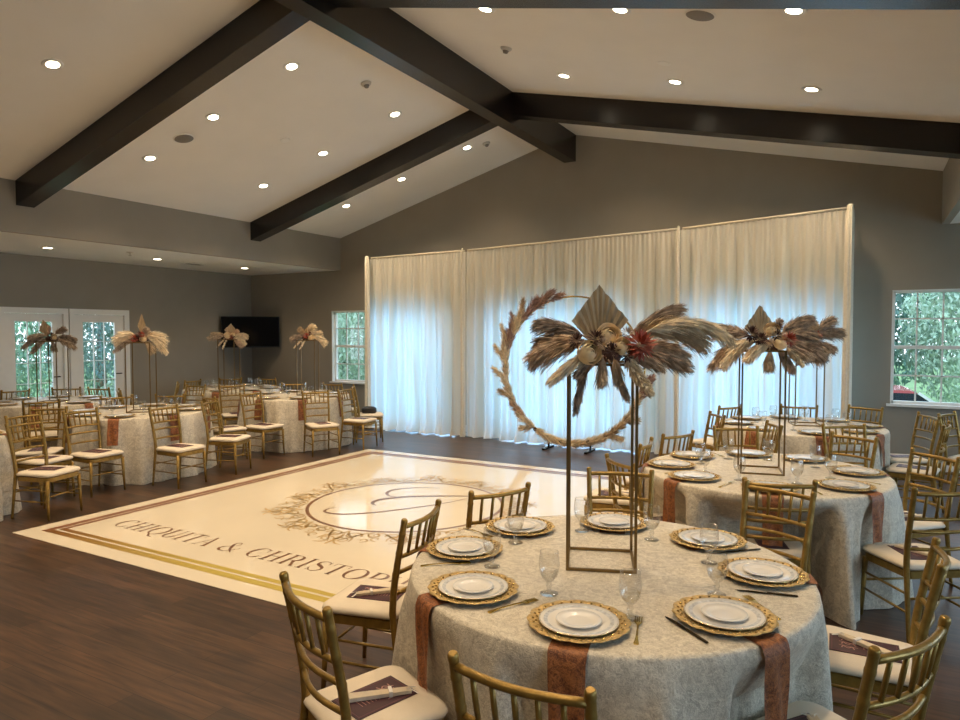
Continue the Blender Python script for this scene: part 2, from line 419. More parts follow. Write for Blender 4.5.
# french doors
struct('wall_left_door_post', MB().box(XL-.2,DOORS[0][1]+.021,0,XL-.004,DOORS[1][0]-.021,2.039), M['wall'])
for i, (a,b) in enumerate(DOORS):
    cas = MB()
    ea = a-(.03 if i == 0 else .02); eb = b+(.03 if i == 1 else .02)
    cas.box(XL-.12,ea,0,XL+.022,a+.055,1.985).box(XL-.12,b-.055,0,XL+.022,eb,1.985).box(XL-.12,ea,1.985,XL+.022,eb,2.07)
    o = struct('door_%d' % (i+1), cas, M['trim'])
    a2, b2 = a+.06, b-.06; g0, g1 = a2+.15, b2-.15; h0, h1 = .28, 1.86
    leaf = MB(); xs, xe = XL-.06, XL-.02
    leaf.box(xs,a2,.01,xe,g0,1.98).box(xs,g1,.01,xe,b2,1.98).box(xs,g0,.01,xe,g1,h0).box(xs,g0,h1,xe,g1,1.98)
    lf = leaf.build('door_leaf', M['trim'], o)
    mu = MB()
    for k in (1,2): mu.box(xs+.008,g0+(g1-g0)*k/3-.005,h0,xe-.004,g0+(g1-g0)*k/3+.005,h1)
    for k in range(1,5): mu.box(xs+.008,g0,h0+(h1-h0)*k/5-.005,xe-.004,g1,h0+(h1-h0)*k/5+.005)
    mu.build('glazing_bars', M['trim'], o)
    MB().box(xs+.016,g0,h0,xs+.022,g1,h1).build('glass_pane', M['pane'], o)
    MB().tube([(xe+.005,b2-.07,1.0),(xe+.05,b2-.07,1.0),(xe+.05,b2-.17,1.0)], .009).build('door_handle', M['knife'], o)

# ------------------------------------------------------------------ outdoors
struct('lawn', MB().box(-60,-30,-.90,50,70,-.85), M['lawn'])
struct('terrace', MB().box(-14.5,-6,-.85,XL-.2,12,-.04), M['lawn'])
def leaf_cloud(n, rx, ry, rz, rng, size=.16):
    mb = MB()
    for _ in range(n):
        while True:
            p = Vector((rng.uniform(-1,1), rng.uniform(-1,1), rng.uniform(-1,1)))
            if .35 < p.length < 1: break
        p = Vector((p.x*rx, p.y*ry, p.z*rz))
        e = Euler((rng.uniform(0,6.3), rng.uniform(0,6.3), rng.uniform(0,6.3))).to_matrix(); s = size*rng.uniform(.6,1.4)
        mb.add([p+e@Vector((-s,0,0)), p+e@Vector((0,-s*.45,s*.1)), p+e@Vector((s,0,0)), p+e@Vector((0,s*.45,s*.1))], [(0,1,2,3)], False)
    return mb
rng = random.Random(3)
tree0 = None
TREES = [(-19.3,9.3,3.8,1.5,'spreading green tree filling the nearer french door view'),(-21.5,5.6,3.6,1.4,'pale green tree off to the side of the nearer french door'),(-23.5,14.5,4.2,1.9,'tall green tree outside behind the farther french door'),
         (-17.2,12.2,3.0,1.1,'slim green tree beyond the gap between the french doors'),
         (-13.0,16.5,3.4,1.6,'leafy tree outside the narrow window beside the television'),(-16.5,19,4.2,2.2,'big tree farther off outside the narrow window'),
         (-1.4,18.6,3.4,1.4,'round tree outside the wide window, nearest the drape'),(2.6,20.5,3.6,1.9,'broad tree outside the middle of the wide window'),
         (.6,27,5.4,2.6,'tallest tree far behind the wide window'),(-2.6,23.5,4.6,2.0,'distant tree outside behind the drape end'),(7.6,21,3.8,2.2,'tree at the outer side of the wide window view')]
protos = [None]*3
for i, (x,y,h,r,lab) in enumerate(TREES):
    k = i % 3
    if protos[k] is None:
        t = thing('garden_tree', lab, 'tree', (x,y,-.85), 0, 'trees outside the windows')
        leaf_cloud(11000, 1, 1, 1, rng, .034).build('crown', M[('leaf1','leaf2','leaf3')[k]], t)
        MB().tube([(0,0,-1.2),(.03,.02,-.5),(0,0,.2)], [.12,.08,.04]).build('trunk', M['trunk'], t)
        protos[k] = t
    else:
        t = dup(protos[k], label=lab)
    t.location = (x,y,-.85 + h*.62*1.2); t.scale = (r, r, h*.62); t.rotation_euler = (0,0,i*1.1)
hed = None
HEDGE = [(-13.6,5.3),(-13.8,6.5),(-13.7,7.7),(-13.7,8.9),(-13.8,10.1)]
for i, (x,y) in enumerate(HEDGE):
    lab = 'low clipped green shrub outside the french doors, %s' % ('nearest end of its row','second from the near end of its row','middle of its row','second from the far end of its row','far end of its row')[i]
    if hed is None:
        t = thing('garden_shrub', lab, 'shrub', (x,y,.25), 0, 'shrubs outside the french doors')
        leaf_cloud(2200, .5, .5, .5, rng, .04).build('foliage', M['leaf2'], t); hed = t
        MB().tube([(0,0,-.3),(0,0,.1)], .03).build('stem', M['trunk'], t)
    else: t = dup(hed, (x,y,.25), i*.9, lab)
# a parked car seen low in the wide window
car = thing('parked_car', 'red parked car seen low through the wide window beside the drape', 'car', (.05,15.8,-.85), R(4))
prof = [(-2.1,.35),(-2.1,.75),(-1.9,.92),(-.95,.98),(1.2,.98),(2.0,.88),(2.12,.6),(2.12,.35)]
def extr(prof, y0, y1):
    n = len(prof); vs = [(x,y0,z) for x,z in prof] + [(x,y1,z) for x,z in prof]
    return vs, [tuple(range(n)), tuple(reversed(range(n,2*n)))] + [(i,i+n,(i+1)%n+n,(i+1)%n) for i in range(n)]
MB().add(*extr(prof,-.85,.85), False).build('body', M['carred'], car)
MB().add(*extr([(-1.1,.98),(-.6,1.40),(.75,1.40),(1.35,.98)],-.74,.74), False).build('cabin_glass', M['carglass'], car)
MB().add(*extr([(-.62,1.40),(-.5,1.45),(.65,1.45),(.78,1.40)],-.72,.72), False).build('roof', M['carred'], car)
MB().bar((.78,-.76,1.41),(1.38,-.78,.98),.05).bar((-.62,-.76,1.41),(-1.12,-.78,.98),.05).build('pillar', M['white_metal'], car)
for x in (-1.3,1.35):
    for y in (-.86,.86):
        MB().lathe([(.10,-.09),(.30,-.09),(.32,-.05),(.32,.05),(.30,.09),(.10,.09)], 20).build('wheel', M['tyre'], car, (x,y,.32)).rotation_euler = (R(90),0,0)

# ------------------------------------------------------------------ camera
F = 685.0; VX, VY = 866.0, 332.0
pitch = math.atan((360-VY)/F)
cam_d = bpy.data.cameras.new('camera'); cam = bpy.data.objects.new('camera', cam_d); COL.objects.link(cam)
cam.location = (0,0,1.70); cam.rotation_euler = (PI/2-pitch, 0, R(29.38))
cam_d.sensor_width = 36; cam_d.lens = F/960*36; cam_d.clip_start = .05; cam_d.clip_end = 200
SC.camera = cam

# ------------------------------------------------------------------ ceiling fittings
def downlight(x, y, z, nx, label, power, lowz=False):
    t = thing('recessed_downlight', label, 'light', (x,y,z), 0, 'recessed ceiling downlights')
    t.rotation_euler = (0, -math.atan(nx), 0)
    MB().lathe([(.052,-.002),(.082,-.006),(.088,-.002),(.088,.004)], 24).build('trim_ring', M['white_metal'], t)
    MB().disc((0,0,-.003), .054, 24, False).build('lens', M['lens'], t)
    ld = bpy.data.lights.new('downlight_lamp', 'SPOT'); ld.energy = power; ld.color = (1,.77,.51)
    ld.spot_size = R(125); ld.spot_blend = .8; ld.shadow_soft_size = .06
    lo = bpy.data.objects.new('downlight_lamp', ld); COL.objects.link(lo); lo.location = (x,y,z-.03)
LP = 46
bays = {3.55:'nearest bay', 5.28:'bay before the middle beam', 7.05:'bay beyond the middle beam', 8.83:'end bay by the gable wall'}
for y, bn in ((3.55,'nearest visible bay'),(5.28,'second bay'),(7.05,'third bay'),(8.83,'end bay by the gable wall')):
    for x, rn in ((-5.19,'highest'),(-6.38,'middle'),(-7.5,'lowest')):
        downlight(x, y, zl(x)-.002, .28, '%s downlight in the %s, slope above the doors' % (rn, bn), LP)
    for x, rn in ((-2.92,'highest'),(-1.72,'middle'),(-.48,'lowest')):
        downlight(x, y, zr(x)-.002, -.2305, '%s downlight in the %s, slope above the dining tables' % (rn, bn), LP)
for y, rn in ((1.8,'just behind the camera'),(0.0,'behind the camera'),(-1.8,'farthest behind the camera')):  # unseen lamp rows added for bounce light on the ceiling
    for x in (-7.0,-5.2,-2.9,-.9):
        z, s = (zl(x), .28) if x < APX else (zr(x), -.2305)
        downlight(x, y, z-.002, s, 'warm fill downlight added out of view, %s' % rn, LP)
for y, rn in ((5.35,'nearest the front of'),(7.03,'in the middle of'),(8.79,'nearest the television in')):
    downlight(-9.85, y, LZ-.002, 0, 'warm downlight %s the low flat ceiling' % rn, LP*.42)
for y in (1.0, 3.2): downlight(-9.85, y, LZ-.002, 0, 'warm downlight of the low flat ceiling out of view', LP*.5)
def ceil_disc(name, label, cat, x, y, left, prof, m, extra=None):
    z = zl(x) if left else zr(x); a = .28 if left else -.2305
    t = thing(name, label, cat, (x,y,z-.001), 0); t.rotation_euler = (0,-math.atan(a),0)
    MB().lathe(prof, 28).build('cover', m, t)
    if extra: extra(t)
    return t
sp = [(0,-.012),(.09,-.012),(.105,-.006),(.108,.0)]
ceil_disc('ceiling_speaker', 'round grey speaker grille in the slope above the doors', 'speaker', -6.92, 5.31, True, sp, M['speaker'], lambda t: MB().lathe([(.105,-.008),(.115,-.006),(.118,.0)],28).build('ring', M['white_metal'], t))
ceil_disc('ceiling_speaker', 'round grey speaker grille in the slope above the dining tables', 'speaker', -1.13, 5.37, False, sp, M['speaker'], lambda t: MB().lathe([(.105,-.008),(.115,-.006),(.118,.0)],28).build('ring', M['white_metal'], t))
def det(t):
    MB().lathe([(0,-.052),(.022,-.05),(.030,-.034),(.034,-.02)],16).build('sensor', M['speaker'], t)
dp = [(0,-.026),(.035,-.026),(.05,-.02),(.058,-.008),(.06,0)]
grey = mat('pale_grey_plastic', (.52,.49,.44), .5)
ceil_disc('smoke_detector', 'small grey smoke detector near the ridge over the dance floor', 'smoke detector', -4.95, 6.18, True, dp, grey, det)
ceil_disc('smoke_detector', 'small grey smoke detector near the ridge on the slope above the dining tables', 'smoke detector', -3.21, 6.24, False, dp, grey, det)
ceil_disc('smoke_detector', 'small grey smoke detector beside a downlight beyond the far beam', 'smoke detector', -4.95, 8.98, True, dp, grey, det)
ceil_disc('ceiling_cover_plate', 'flat white cover plate in the slope above the dining tables', 'cover plate', -1.69, 6.5, False, [(0,-.006),(.05,-.006),(.062,-.003),(.064,0)], M['white_metal'])
ceil_disc('ceiling_cover_plate', 'flat white cover plate in the slope above the doors', 'cover plate', -6.37, 6.35, True, [(0,-.006),(.05,-.006),(.062,-.003),(.064,0)], M['white_metal'])
t = thing('ceiling_sprinkler', 'small sprinkler head in the low flat ceiling', 'sprinkler', (-9.33,6.22,LZ-.001))
MB().lathe([(0,-.012),(.03,-.012),(.05,-.004),(.052,0)],16).build('escutcheon', grey, t)
MB().lathe([(0,-.055),(.022,-.055),(.024,-.05),(.006,-.045),(.008,-.012)],12).build('deflector', grey, t)
t = thing('air_vent', 'rectangular slatted air vent in the low flat ceiling', 'air vent', (-10.02,7.84,LZ-.001), R(0))
vm = MB().box(-.09,-.18,-.008,.09,-.16,0).box(-.09,.16,-.008,.09,.18,0).box(-.09,-.18,-.008,-.075,.18,0).box(.075,-.18,-.008,.09,.18,0)
vm.build('frame', M['white_metal'], t)
vs_ = MB()
for k in range(7): vs_.box(-.075+.022*k,-.16,-.006,-.063+.022*k,.16,-.001)
vs_.build('slats', M['speaker'], t)
# television
t = thing('wall_television', 'black flat television mounted across the corner of the room', 'television', (-10.57,9.56,1.70), R(225))
MB().box(-.545,-.03,-.305,.545,.03,.305).build('casing', M['black'], t)
MB().box(-.53,.0302,-.285,.53,.032,.292).build('screen', M['screen'], t)
MB().box(-.12,-.40,-.03,.12,-.03,.03).box(-.2,-.05,-.2,.2,-.03,.2).build('mount_arm', M['black'], t)

# ------------------------------------------------------------------ dance floor wrap
DX, DY, DH = -3.88, 5.44, 2.385
df = thing('dance_floor_wrap', 'glossy cream dance floor wrap with gold borders, scroll ring and lettering', 'dance floor', (DX,DY,0))
MB().box(-DH,-DH,0.0005,DH,DH,.003).build('vinyl_sheet', M['vinyl'], df)
Z0 = .0042
bd = MB(); b2 = MB()
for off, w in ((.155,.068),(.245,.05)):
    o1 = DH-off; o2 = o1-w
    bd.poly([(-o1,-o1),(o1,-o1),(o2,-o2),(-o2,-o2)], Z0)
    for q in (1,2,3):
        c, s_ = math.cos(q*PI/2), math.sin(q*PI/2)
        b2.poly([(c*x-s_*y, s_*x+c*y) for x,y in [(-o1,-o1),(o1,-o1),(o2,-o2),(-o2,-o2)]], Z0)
bd.build('gold_border', M['foil'], df); b2.build('brown_reflection_border', M['brownfoil'], df)
# lettering: serif capitals
def arcpts(cx,cy,rx,ry,a0,a1,thick,thin,n=28):
    P = []; W = []
    for i in range(n+1):
        a = R(a0+(a1-a0)*i/n); P.append((cx+rx*math.cos(a), cy+ry*math.sin(a))); W.append(thin+(thick-thin)*abs(math.cos(a))**1.3)
    return P, W
TK, TN = .135, .035
def glyph(ch):
    """returns (list of ('p',poly) / ('r',pts,widths)), advance"""
    g = []
    def rect(x0,y0,x1,y1): g.append(('p',[(x0,y0),(x1,y0),(x1,y1),(x0,y1)]))
    def stem(x, w=TK, y0=0, y1=1, ser=.09):
        rect(x-w/2,y0,x+w/2,y1)
        if ser:
            rect(x-w/2-ser,y0,x+w/2+ser,y0+TN); rect(x-w/2-ser,y1-TN,x+w/2+ser,y1)
    def arc(*a, **k): P,W = arcpts(*a,**k); g.append(('r',P,W))
    if ch == 'I': stem(.18); return g,.40
    if ch == 'H': stem(.2); stem(.74); rect(.2,.48,.74,.48+TN); return g,.98
    if ch == 'C':
        arc(.48,.5,.40,.48,48,312,TK,TN); rect(.735,.66,.77,.98); rect(.735,.10,.76,.28); return g,.90
    if ch in 'OQ':
        arc(.5,.5,.42,.48,0,360,TK,TN)
        if ch == 'Q': g.append(('r',[tuple(p)[:2] for p in bez([(.42,.02,0),(.55,-.08,0),(.72,-.2,0),(.95,-.22,0)],6)],[.03+.07*math.sin(PI*i/18) for i in range(19)]))
        return g,1.02
    if ch == 'U':
        rect(.10,.3,.10+TK,1); rect(.03,1-TN,.32,1); rect(.68,.3,.68+TN*1.3,1); rect(.60,1-TN,.80,1)
        arc(.43,.32,.27,.31,180,360,TK,TN); return g,.88
    if ch == 'T': stem(.42,ser=0); rect(.30,0,.54,TN); rect(.04,1-TN,.80,1); rect(.04,.74,.075,1); rect(.765,.74,.80,1); return g,.86
    if ch == 'A':
        g.append(('p',[(.12,0),(.16,0),(.46,1),(.42,1)])); g.append(('p',[(.68,0),(.84,0),(.50,1),(.42,1)]))
        rect(.24,.34,.68,.34+TN); rect(.02,0,.28,TN); rect(.58,0,.94,TN); return g,.96
    if ch == 'E':
        stem(.2); rect(.2,0,.72,TN); rect(.2,1-TN,.70,1); rect(.2,.49,.55,.49+TN); rect(.685,0,.72,.26); rect(.665,.76,.70,1); rect(.53,.40,.56,.62); return g,.80
    if ch in 'PR':
        stem(.2); rect(.2,1-TN,.45,1); rect(.2,.46,.45,.46+TN); arc(.44,.73,.26,.252,-90,90,TK,TN)
        if ch == 'R':
            g.append(('p',[(.42,.48),(.56,.48),(.86,0),(.70,0)])); rect(.70,0,.93,TN); return g,.95
        return g,.80
    if ch == 'S':
        P = bez([(.66,.80,0),(.56,.95,0),(.36,.97,0),(.17,.84,0),(.20,.64,0),(.42,.52,0),(.62,.40,0),(.68,.20,0),(.50,.03,0),(.28,.03,0),(.12,.20,0)],6)
        m_ = len(P); g.append(('r',[(p.x,p.y) for p in P],[TN+(TK*1.05-TN)*math.exp(-((i/(m_-1)-.5)/.2)**2) for i in range(m_)]))
        rect(.64,.72,.675,.99); rect(.10,0,.135,.28); return g,.78
    if ch == '&':
        P = bez([(1.0,.50,0),(.88,.30,0),(.66,.06,0),(.36,.0,0),(.12,.14,0),(.14,.36,0),(.40,.55,0),(.60,.74,0),(.56,.93,0),(.40,.97,0),(.30,.82,0),(.40,.60,0),(.70,.22,0),(.98,.02,0)],6)
        m_ = len(P); W = [.04+.09*max(math.exp(-((i/(m_-1)-.30)/.08)**2), math.exp(-((i/(m_-1)-.86)/.09)**2)) for i in range(m_)]
        g.append(('r',[(p.x,p.y) for p in P],W)); return g,1.12
    return g,.42
hgt = .205; txt = 'CHIQUITA & CHRISTOPHER'
tot = sum(glyph(c)[1]+.06 for c in txt); wx = 3.46/(tot*hgt); x = -1.875; SH = 0.0
for c in txt:
    g, adv = glyph(c); lt = MB()
    for it in g:
        tr = lambda p: (x+p[0]*hgt*wx, -1.84+p[1]*hgt)
        if it[0] == 'p': lt.poly([tr(p) for p in it[1]], Z0)
        else: lt.ribbon([tr(p) for p in it[1]], [w*hgt for w in it[2]], Z0)
    if c != ' ': lt.build('letter', M['brownprint'], df)
    x += (adv+.06)*hgt*wx
# ring, scroll ornament, script initial (positions measured on the floor)
ring = MB(); RR = .95; cxo, cyo = -.04, .04
ring.ribbon([(cxo+RR*math.cos(2*PI*i/120), cyo+RR*math.sin(2*PI*i/120)) for i in range(121)], .034, Z0)
ring.build('gold_ring', M['brownprint'], df)
orn = MB()
def spiral(cx, cy, r0, turns, a0, sgn, w, n=24):
    turns *= .85
    P = []; W = []
    for i in range(n+1):
        t = i/n; a = a0+sgn*turns*2*PI*t; r = r0*(1-t)**.8+.006
        P.append((cx+r*math.cos(a), cy+r*math.sin(a))); W.append(w*(1-.55*t))
    orn.ribbon(P, W, Z0)
def orn_curve(pts, w):
    P = bez([(p[0],p[1],0) for p in pts], 7); m_ = len(P)
    orn.ribbon([(p.x,p.y) for p in P], [w*(.35+.65*math.sin(PI*i/(m_-1))) for i in range(m_)], Z0)
NS = 13
for k in range(NS):
    A = 2*PI*k/NS
    big = 1.0 if k % 2 == 0 else .82
    def L(r, da): return (cxo+(RR+.02+r*big)*math.cos(A+da), cyo+(RR+.02+r*big)*math.sin(A+da))
    for s_ in (1,-1):
        c = L(.13, s_*.085); spiral(c[0], c[1], .075*big, 1.6, A+PI/2*s_, s_, .020)
        c = L(.27, s_*.06); spiral(c[0], c[1], .06*big, 1.5, A-PI/2*s_, -s_, .017)
        c = L(.10, s_*.235); spiral(c[0], c[1], .06, 1.4, A+PI, -s_, .018)
        c = L(.235, s_*.20); spiral(c[0], c[1], .045, 1.2, A, s_, .016)
        orn_curve([L(.02,0), L(.10,s_*.03), L(.20,s_*.11), L(.30,s_*.12)], .024)
        orn_curve([L(.02,s_*.22), L(.06,s_*.15), L(.16,s_*.10), L(.33,s_*.015)], .022)
        orn_curve([L(.30,s_*.02), L(.36,s_*.05), L(.38,s_*.10)], .02)
    orn_curve([L(.10,0), L(.22,.012), L(.40,0)], .034)
orn.build('scroll_ornament', M['goldprint'], df)
mono = MB()
for pts, w in (([(-4.428,5.033),(-4.466,4.969),(-4.438,4.879),(-4.348,4.847),(-4.239,4.868),(-4.123,4.944),(-3.963,5.115),(-3.822,5.321),(-3.67,5.569),(-3.583,5.754),(-3.509,5.972)],.04),
               ([(-3.3,6.1),(-3.58,6.042),(-3.895,5.865),(-4.102,5.711),(-4.23,5.542),(-4.261,5.419),(-4.22,5.327),(-4.145,5.291)],.06),
               ([(-4.14,5.677),(-4.256,5.662),(-4.35,5.734),(-4.397,5.85),(-4.359,5.978),(-4.205,6.134),(-4.0,6.22)],.04)):
    P = bez([(a-DX,b-DY,0) for a,b in pts], 8); m_ = len(P)
    mono.ribbon([(p.x,p.y) for p in P], [w*(.2+.8*math.sin(PI*i/(m_-1))) for i in range(m_)], Z0)
mono.build('script_initial', M['brownprint'], df)

# ------------------------------------------------------------------ chairs
TOPZ = .87
def post_pt(s, z):
    """rear post centre line"""
    K = [(0,.180,-.222),(.42,.172,-.178),(.55,.176,-.187),(TOPZ,.188,-.250)]
    for (z0,x0,y0),(z1,x1,y1) in zip(K,K[1:]):
        if z <= z1:
            u = (z-z0)/(z1-z0); return Vector((s*(x0+(x1-x0)*u), y0+(y1-y0)*u, z))
    return Vector((s*.188,-.250,z))
def seat_outline(grow=0.0, n=6):
    pts = []
    cor = [(.195+grow,.19+grow,.06),(-.195-grow,.19+grow,.06),(-.170-grow,-.185-grow,.035),(.170+grow,-.185-grow,.035)]
    for i, (x,y,r) in enumerate(cor):
        sx = 1 if x > 0 else -1; sy = 1 if y > 0 else -1
        a0 = {(1,1):0,(-1,1):90,(-1,-1):180,(1,-1):270}[(sx,sy)]
        for k in range(n+1):
            a = R(a0+90*k/n); pts.append((x-sx*r+r*math.cos(a), y-sy*r+r*math.sin(a)))
    return pts
def make_chair():
    t = thing('ballroom_chair', 'x', 'chair')
    g = M['chair']
    for s in (-1,1):
        pts = []; rad = []
        zs = [0,.03,.10,.2,.3,.40,.425,.45,.52,.60,.605,.615,.62,.70,.705,.715,.72,.79,.795,.805,.81,.845,.85,.86,.866,.87]
        for z in zs:
            pts.append(post_pt(s,z))
            r = .0105+.0055*min(1,z/.42) if z < .42 else .0165-.0022*(z-.42)/.45
            if any(abs(z-c) < .006 for c in (.61,.71,.80,.855)): r += .0012
            if z > .868: r *= .75
            rad.append(r)
        MB().tube(pts, rad, 10).build('rear_leg', g, t)
        MB().tube([(s*.192,.180,0),(s*.188,.172,.15),(s*.181,.166,.36)], [.0105,.0135,.017], 10).build('front_leg', g, t)
    o1 = seat_outline(); n = len(o1)
    sf = MB(); vs = [(x,y,.342) for x,y in seat_outline(-.012)] + [(x,y,.347) for x,y in o1] + [(x,y,.384) for x,y in o1] + [(x,y,.389) for x,y in seat_outline(-.01)]
    sf.add(vs, [tuple(reversed(range(n)))] + [(j*n+i, j*n+(i+1)%n, (j+1)*n+(i+1)%n, (j+1)*n+i) for j in range(3) for i in range(n)] + [tuple(range(3*n,4*n))], False)
    sf.build('seat_frame', g, t)
    cu = MB(); lay = [(-.012,.3895),(.006,.395),(.011,.406),(.006,.419),(-.010,.4265),(-.05,.4295),(-.11,.431)]
    vs = []
    for gr, z in lay: vs += [(x,y,z) for x,y in seat_outline(gr)]
    cu.add(vs, [(j*n+i, j*n+(i+1)%n, (j+1)*n+(i+1)%n, (j+1)*n+i) for j in range(len(lay)-1) for i in range(n)], True)
    cu.add([(x,y,.431) for x,y in seat_outline(-.11)], [tuple(range(n))], True)
    cu.build('cushion', M['cushion'], t)
    def rail(z, r, name, bow=.032):
        a = post_pt(-1,z); b = post_pt(1,z)
        P = [a.lerp(b,i/10)+Vector((0,-bow*math.sin(PI*i/10),0)) for i in range(11)]
        MB().tube(P, r, 8).build(name, g, t)
    rail(.832,.0125,'top_rail'); rail(.690,.0105,'back_rail'); rail(.615,.0105,'back_rail'); rail(.515,.0105,'back_rail')
    for k in range(1,6):
        u = k/6; bw = -.032*math.sin(PI*u)
        a = post_pt(-1,.690).lerp(post_pt(1,.690),u)+Vector((0,bw,0)); b = post_pt(-1,.832).lerp(post_pt(1,.832),u)+Vector((0,bw,0))
        MB().tube([a,a.lerp(b,.5),b], [.0075,.0085,.0075], 8).build('spindle', g, t)
    def fl(s,z): u = z/.40; return Vector((s*(.192-.012*u), .180-.015*u, z))
    for s in (-1,1):
        MB().tube([post_pt(s,.165),fl(s,.165)], .007, 6).build('stretcher', g, t)
        MB().tube([post_pt(s,.265),fl(s,.265)], .007, 6).build('stretcher', g, t)
    MB().tube([fl(-1,.215),fl(1,.215)], .007, 6).build('stretcher', g, t)
    MB().tube([post_pt(-1,.24),post_pt(1,.24)], .007, 6).build('stretcher', g, t)
    return t

# menu card and folded fan that lie on the seats
def make_menu():
    t = thing('menu_card', 'x', 'menu card')
    MB().box(-.082,-.125,0,.082,.125,.0025).build('card', M['menu'], t)
    bo = MB()
    for (x0,y0,x1,y1) in ((-.074,-.117,.074,-.1145),(-.074,.1145,.074,.117),(-.074,-.117,-.0715,.117),(.0715,-.117,.074,.117)): bo.box(x0,y0,.0026,x1,y1,.003)
    bo.build('border_line', M['menuborder'], t)
    ink = MB()
    for k, x0 in enumerate((-.045,-.01,.025)):
        P = bez([(x0,.035-.006*k,0),(x0+.020,.043,0),(x0+.008,.058,0),(x0+.022,.075,0),(x0+.004,.080,0)],5)
        ink.ribbon([(p.x,p.y) for p in P], .0045, .0031)
        ink.ribbon([(x0+.020,.022),(x0+.022,.048),(x0+.028,.09)], .0036, .0031)
    ink.build('printed_script', M['menuink'], t); ink = MB()
    for y in (0,-.014,-.028,-.042,-.056,-.07): ink.box(-.026,y,.0027,.026,y+.0025,.003)
    ink.build('printed_lines', M['menuink'], t)
    return t
def make_fan():
    t = thing('folded_hand_fan', 'x', 'hand fan')
    fb = MB(); n = 9
    P = []
    for i in range(n):
        x = -.017+.034*i/(n-1); P.append((x, .002+(.012 if i % 2 else .018)))
    vs = [(x,-.10,z*.8) for x,z in P] + [(x*.78,.095,z*.6) for x,z in P] + [(-.017,-.10,.001),(.017,-.10,.001),(-.0133,.095,.001),(.0133,.095,.001)]
    fs = [(i,i+1,n+i+1,n+i) for i in range(n-1)] + [(2*n,0,n,2*n+2),(n-1,2*n+1,2*n+3,2*n-1),(2*n,2*n+1)+tuple(reversed(range(n))),(2*n+3,2*n+2)+tuple(range(n,2*n))]
    fb.add(vs, fs, False); fb.v = [(x*1.15,y*1.2,z) for x,y,z in fb.v]; fb.build('pleated_leaf', M['fan'], t)
    MB().box(-.021,.035,.0005,.021,.047,.0195).build('ribbon_band', M['organza'], t)
    for rb_ in (0,1):
      rb = MB()
      if rb_ == 0: rb.add([(0,.095,.012),(.006,.11,.016),(.03,.135,.003),(.024,.14,.003)], [(0,1,2,3)], False)
      else: rb.add([(0,.095,.012),(-.006,.11,.016),(-.022,.14,.003),(-.028,.134,.003)], [(0,1,2,3)], False)
      rb.build('ribbon_tail', M['organza'], t)
    return t
CH0 = MN0 = FN0 = None
CHAIRS = []   # (x, y, facing angle)
def place_chair(x, y, fdeg, label, menu=None, fan=None, mrot=0):
    """x,y seat centre; facing angle in degrees"""
    global CH0, MN0, FN0
    rz = R(fdeg-90)
    if CH0 is None:
        CH0 = make_chair(); c = CH0; c.location = (x,y,0); c.rotation_euler = (0,0,rz)
    else: c = dup(CH0, (x,y,0), rz)
    c['label'] = label; c['group'] = 'gold ballroom chairs around the tables'
    CHAIRS.append((x,y,R(fdeg)))
    rr = random.Random(int(x*1000)+int(y*777))
    if menu:
        p = (x+.01*rr.uniform(-1,1), y+.01*rr.uniform(-1,1), .4315)
        a = rz + R(mrot)
        if MN0 is None: MN0 = make_menu(); m = MN0; m.location = p; m.rotation_euler = (0,0,a)
        else: m = dup(MN0, p, a)
        m['label'] = menu; m['group'] = 'burgundy menu cards on the chair seats'
        if fan:
            q = (p[0]+.01, p[1]+.005, .435); a2 = a + R(rr.choice((-35,-28,30)))
            if FN0 is None: FN0 = make_fan(); m = FN0; m.location = q; m.rotation_euler = (0,0,a2)
            else: m = dup(FN0, q, a2)
            m['label'] = fan; m['group'] = 'folded fans on the menu cards'
    return c

# ------------------------------------------------------------------ tables
ZT = .735; TR = .80
TABLES = {
 'near': dict(c=(-.92,2.688), n='the nearest table', ph=-79),
 'mid':  dict(c=(-.61,5.10), n='the table behind the nearest', ph=-79),
 'rear': dict(c=(-.58,7.77), n='the rear table by the drape', ph=-72),
 'door': dict(c=(-9.9,5.35), n='the table by the french doors', ph=-40),
 'edge': dict(c=(-7.73,5.22), n='the table along the dance floor', ph=-52),
 'tv':   dict(c=(-9.42,8.12), n='the table below the television', ph=-60),
 'win':  dict(c=(-7.57,7.72), n='the table near the corner window', ph=-40),
 'cut':  dict(c=(-7.51,2.76), n='the partly hidden edge table', ph=-35),
}
POS = ['front','front right','right side','back right','back','back left','left side','front left']
def pos_name(tb, ang):
    """where around the table, seen from the camera"""
    cx, cy = tb['c']; a0 = math.degrees(math.atan2(-cy,-cx))
    return POS[int(round(((ang-a0) % 360)/45)) % 8]
def chair_label(tb, pos, out):
    return 'gold chair with ivory cushion %s, %s of %s' % ('turned outward' if out else 'facing in', pos, tb['n'])
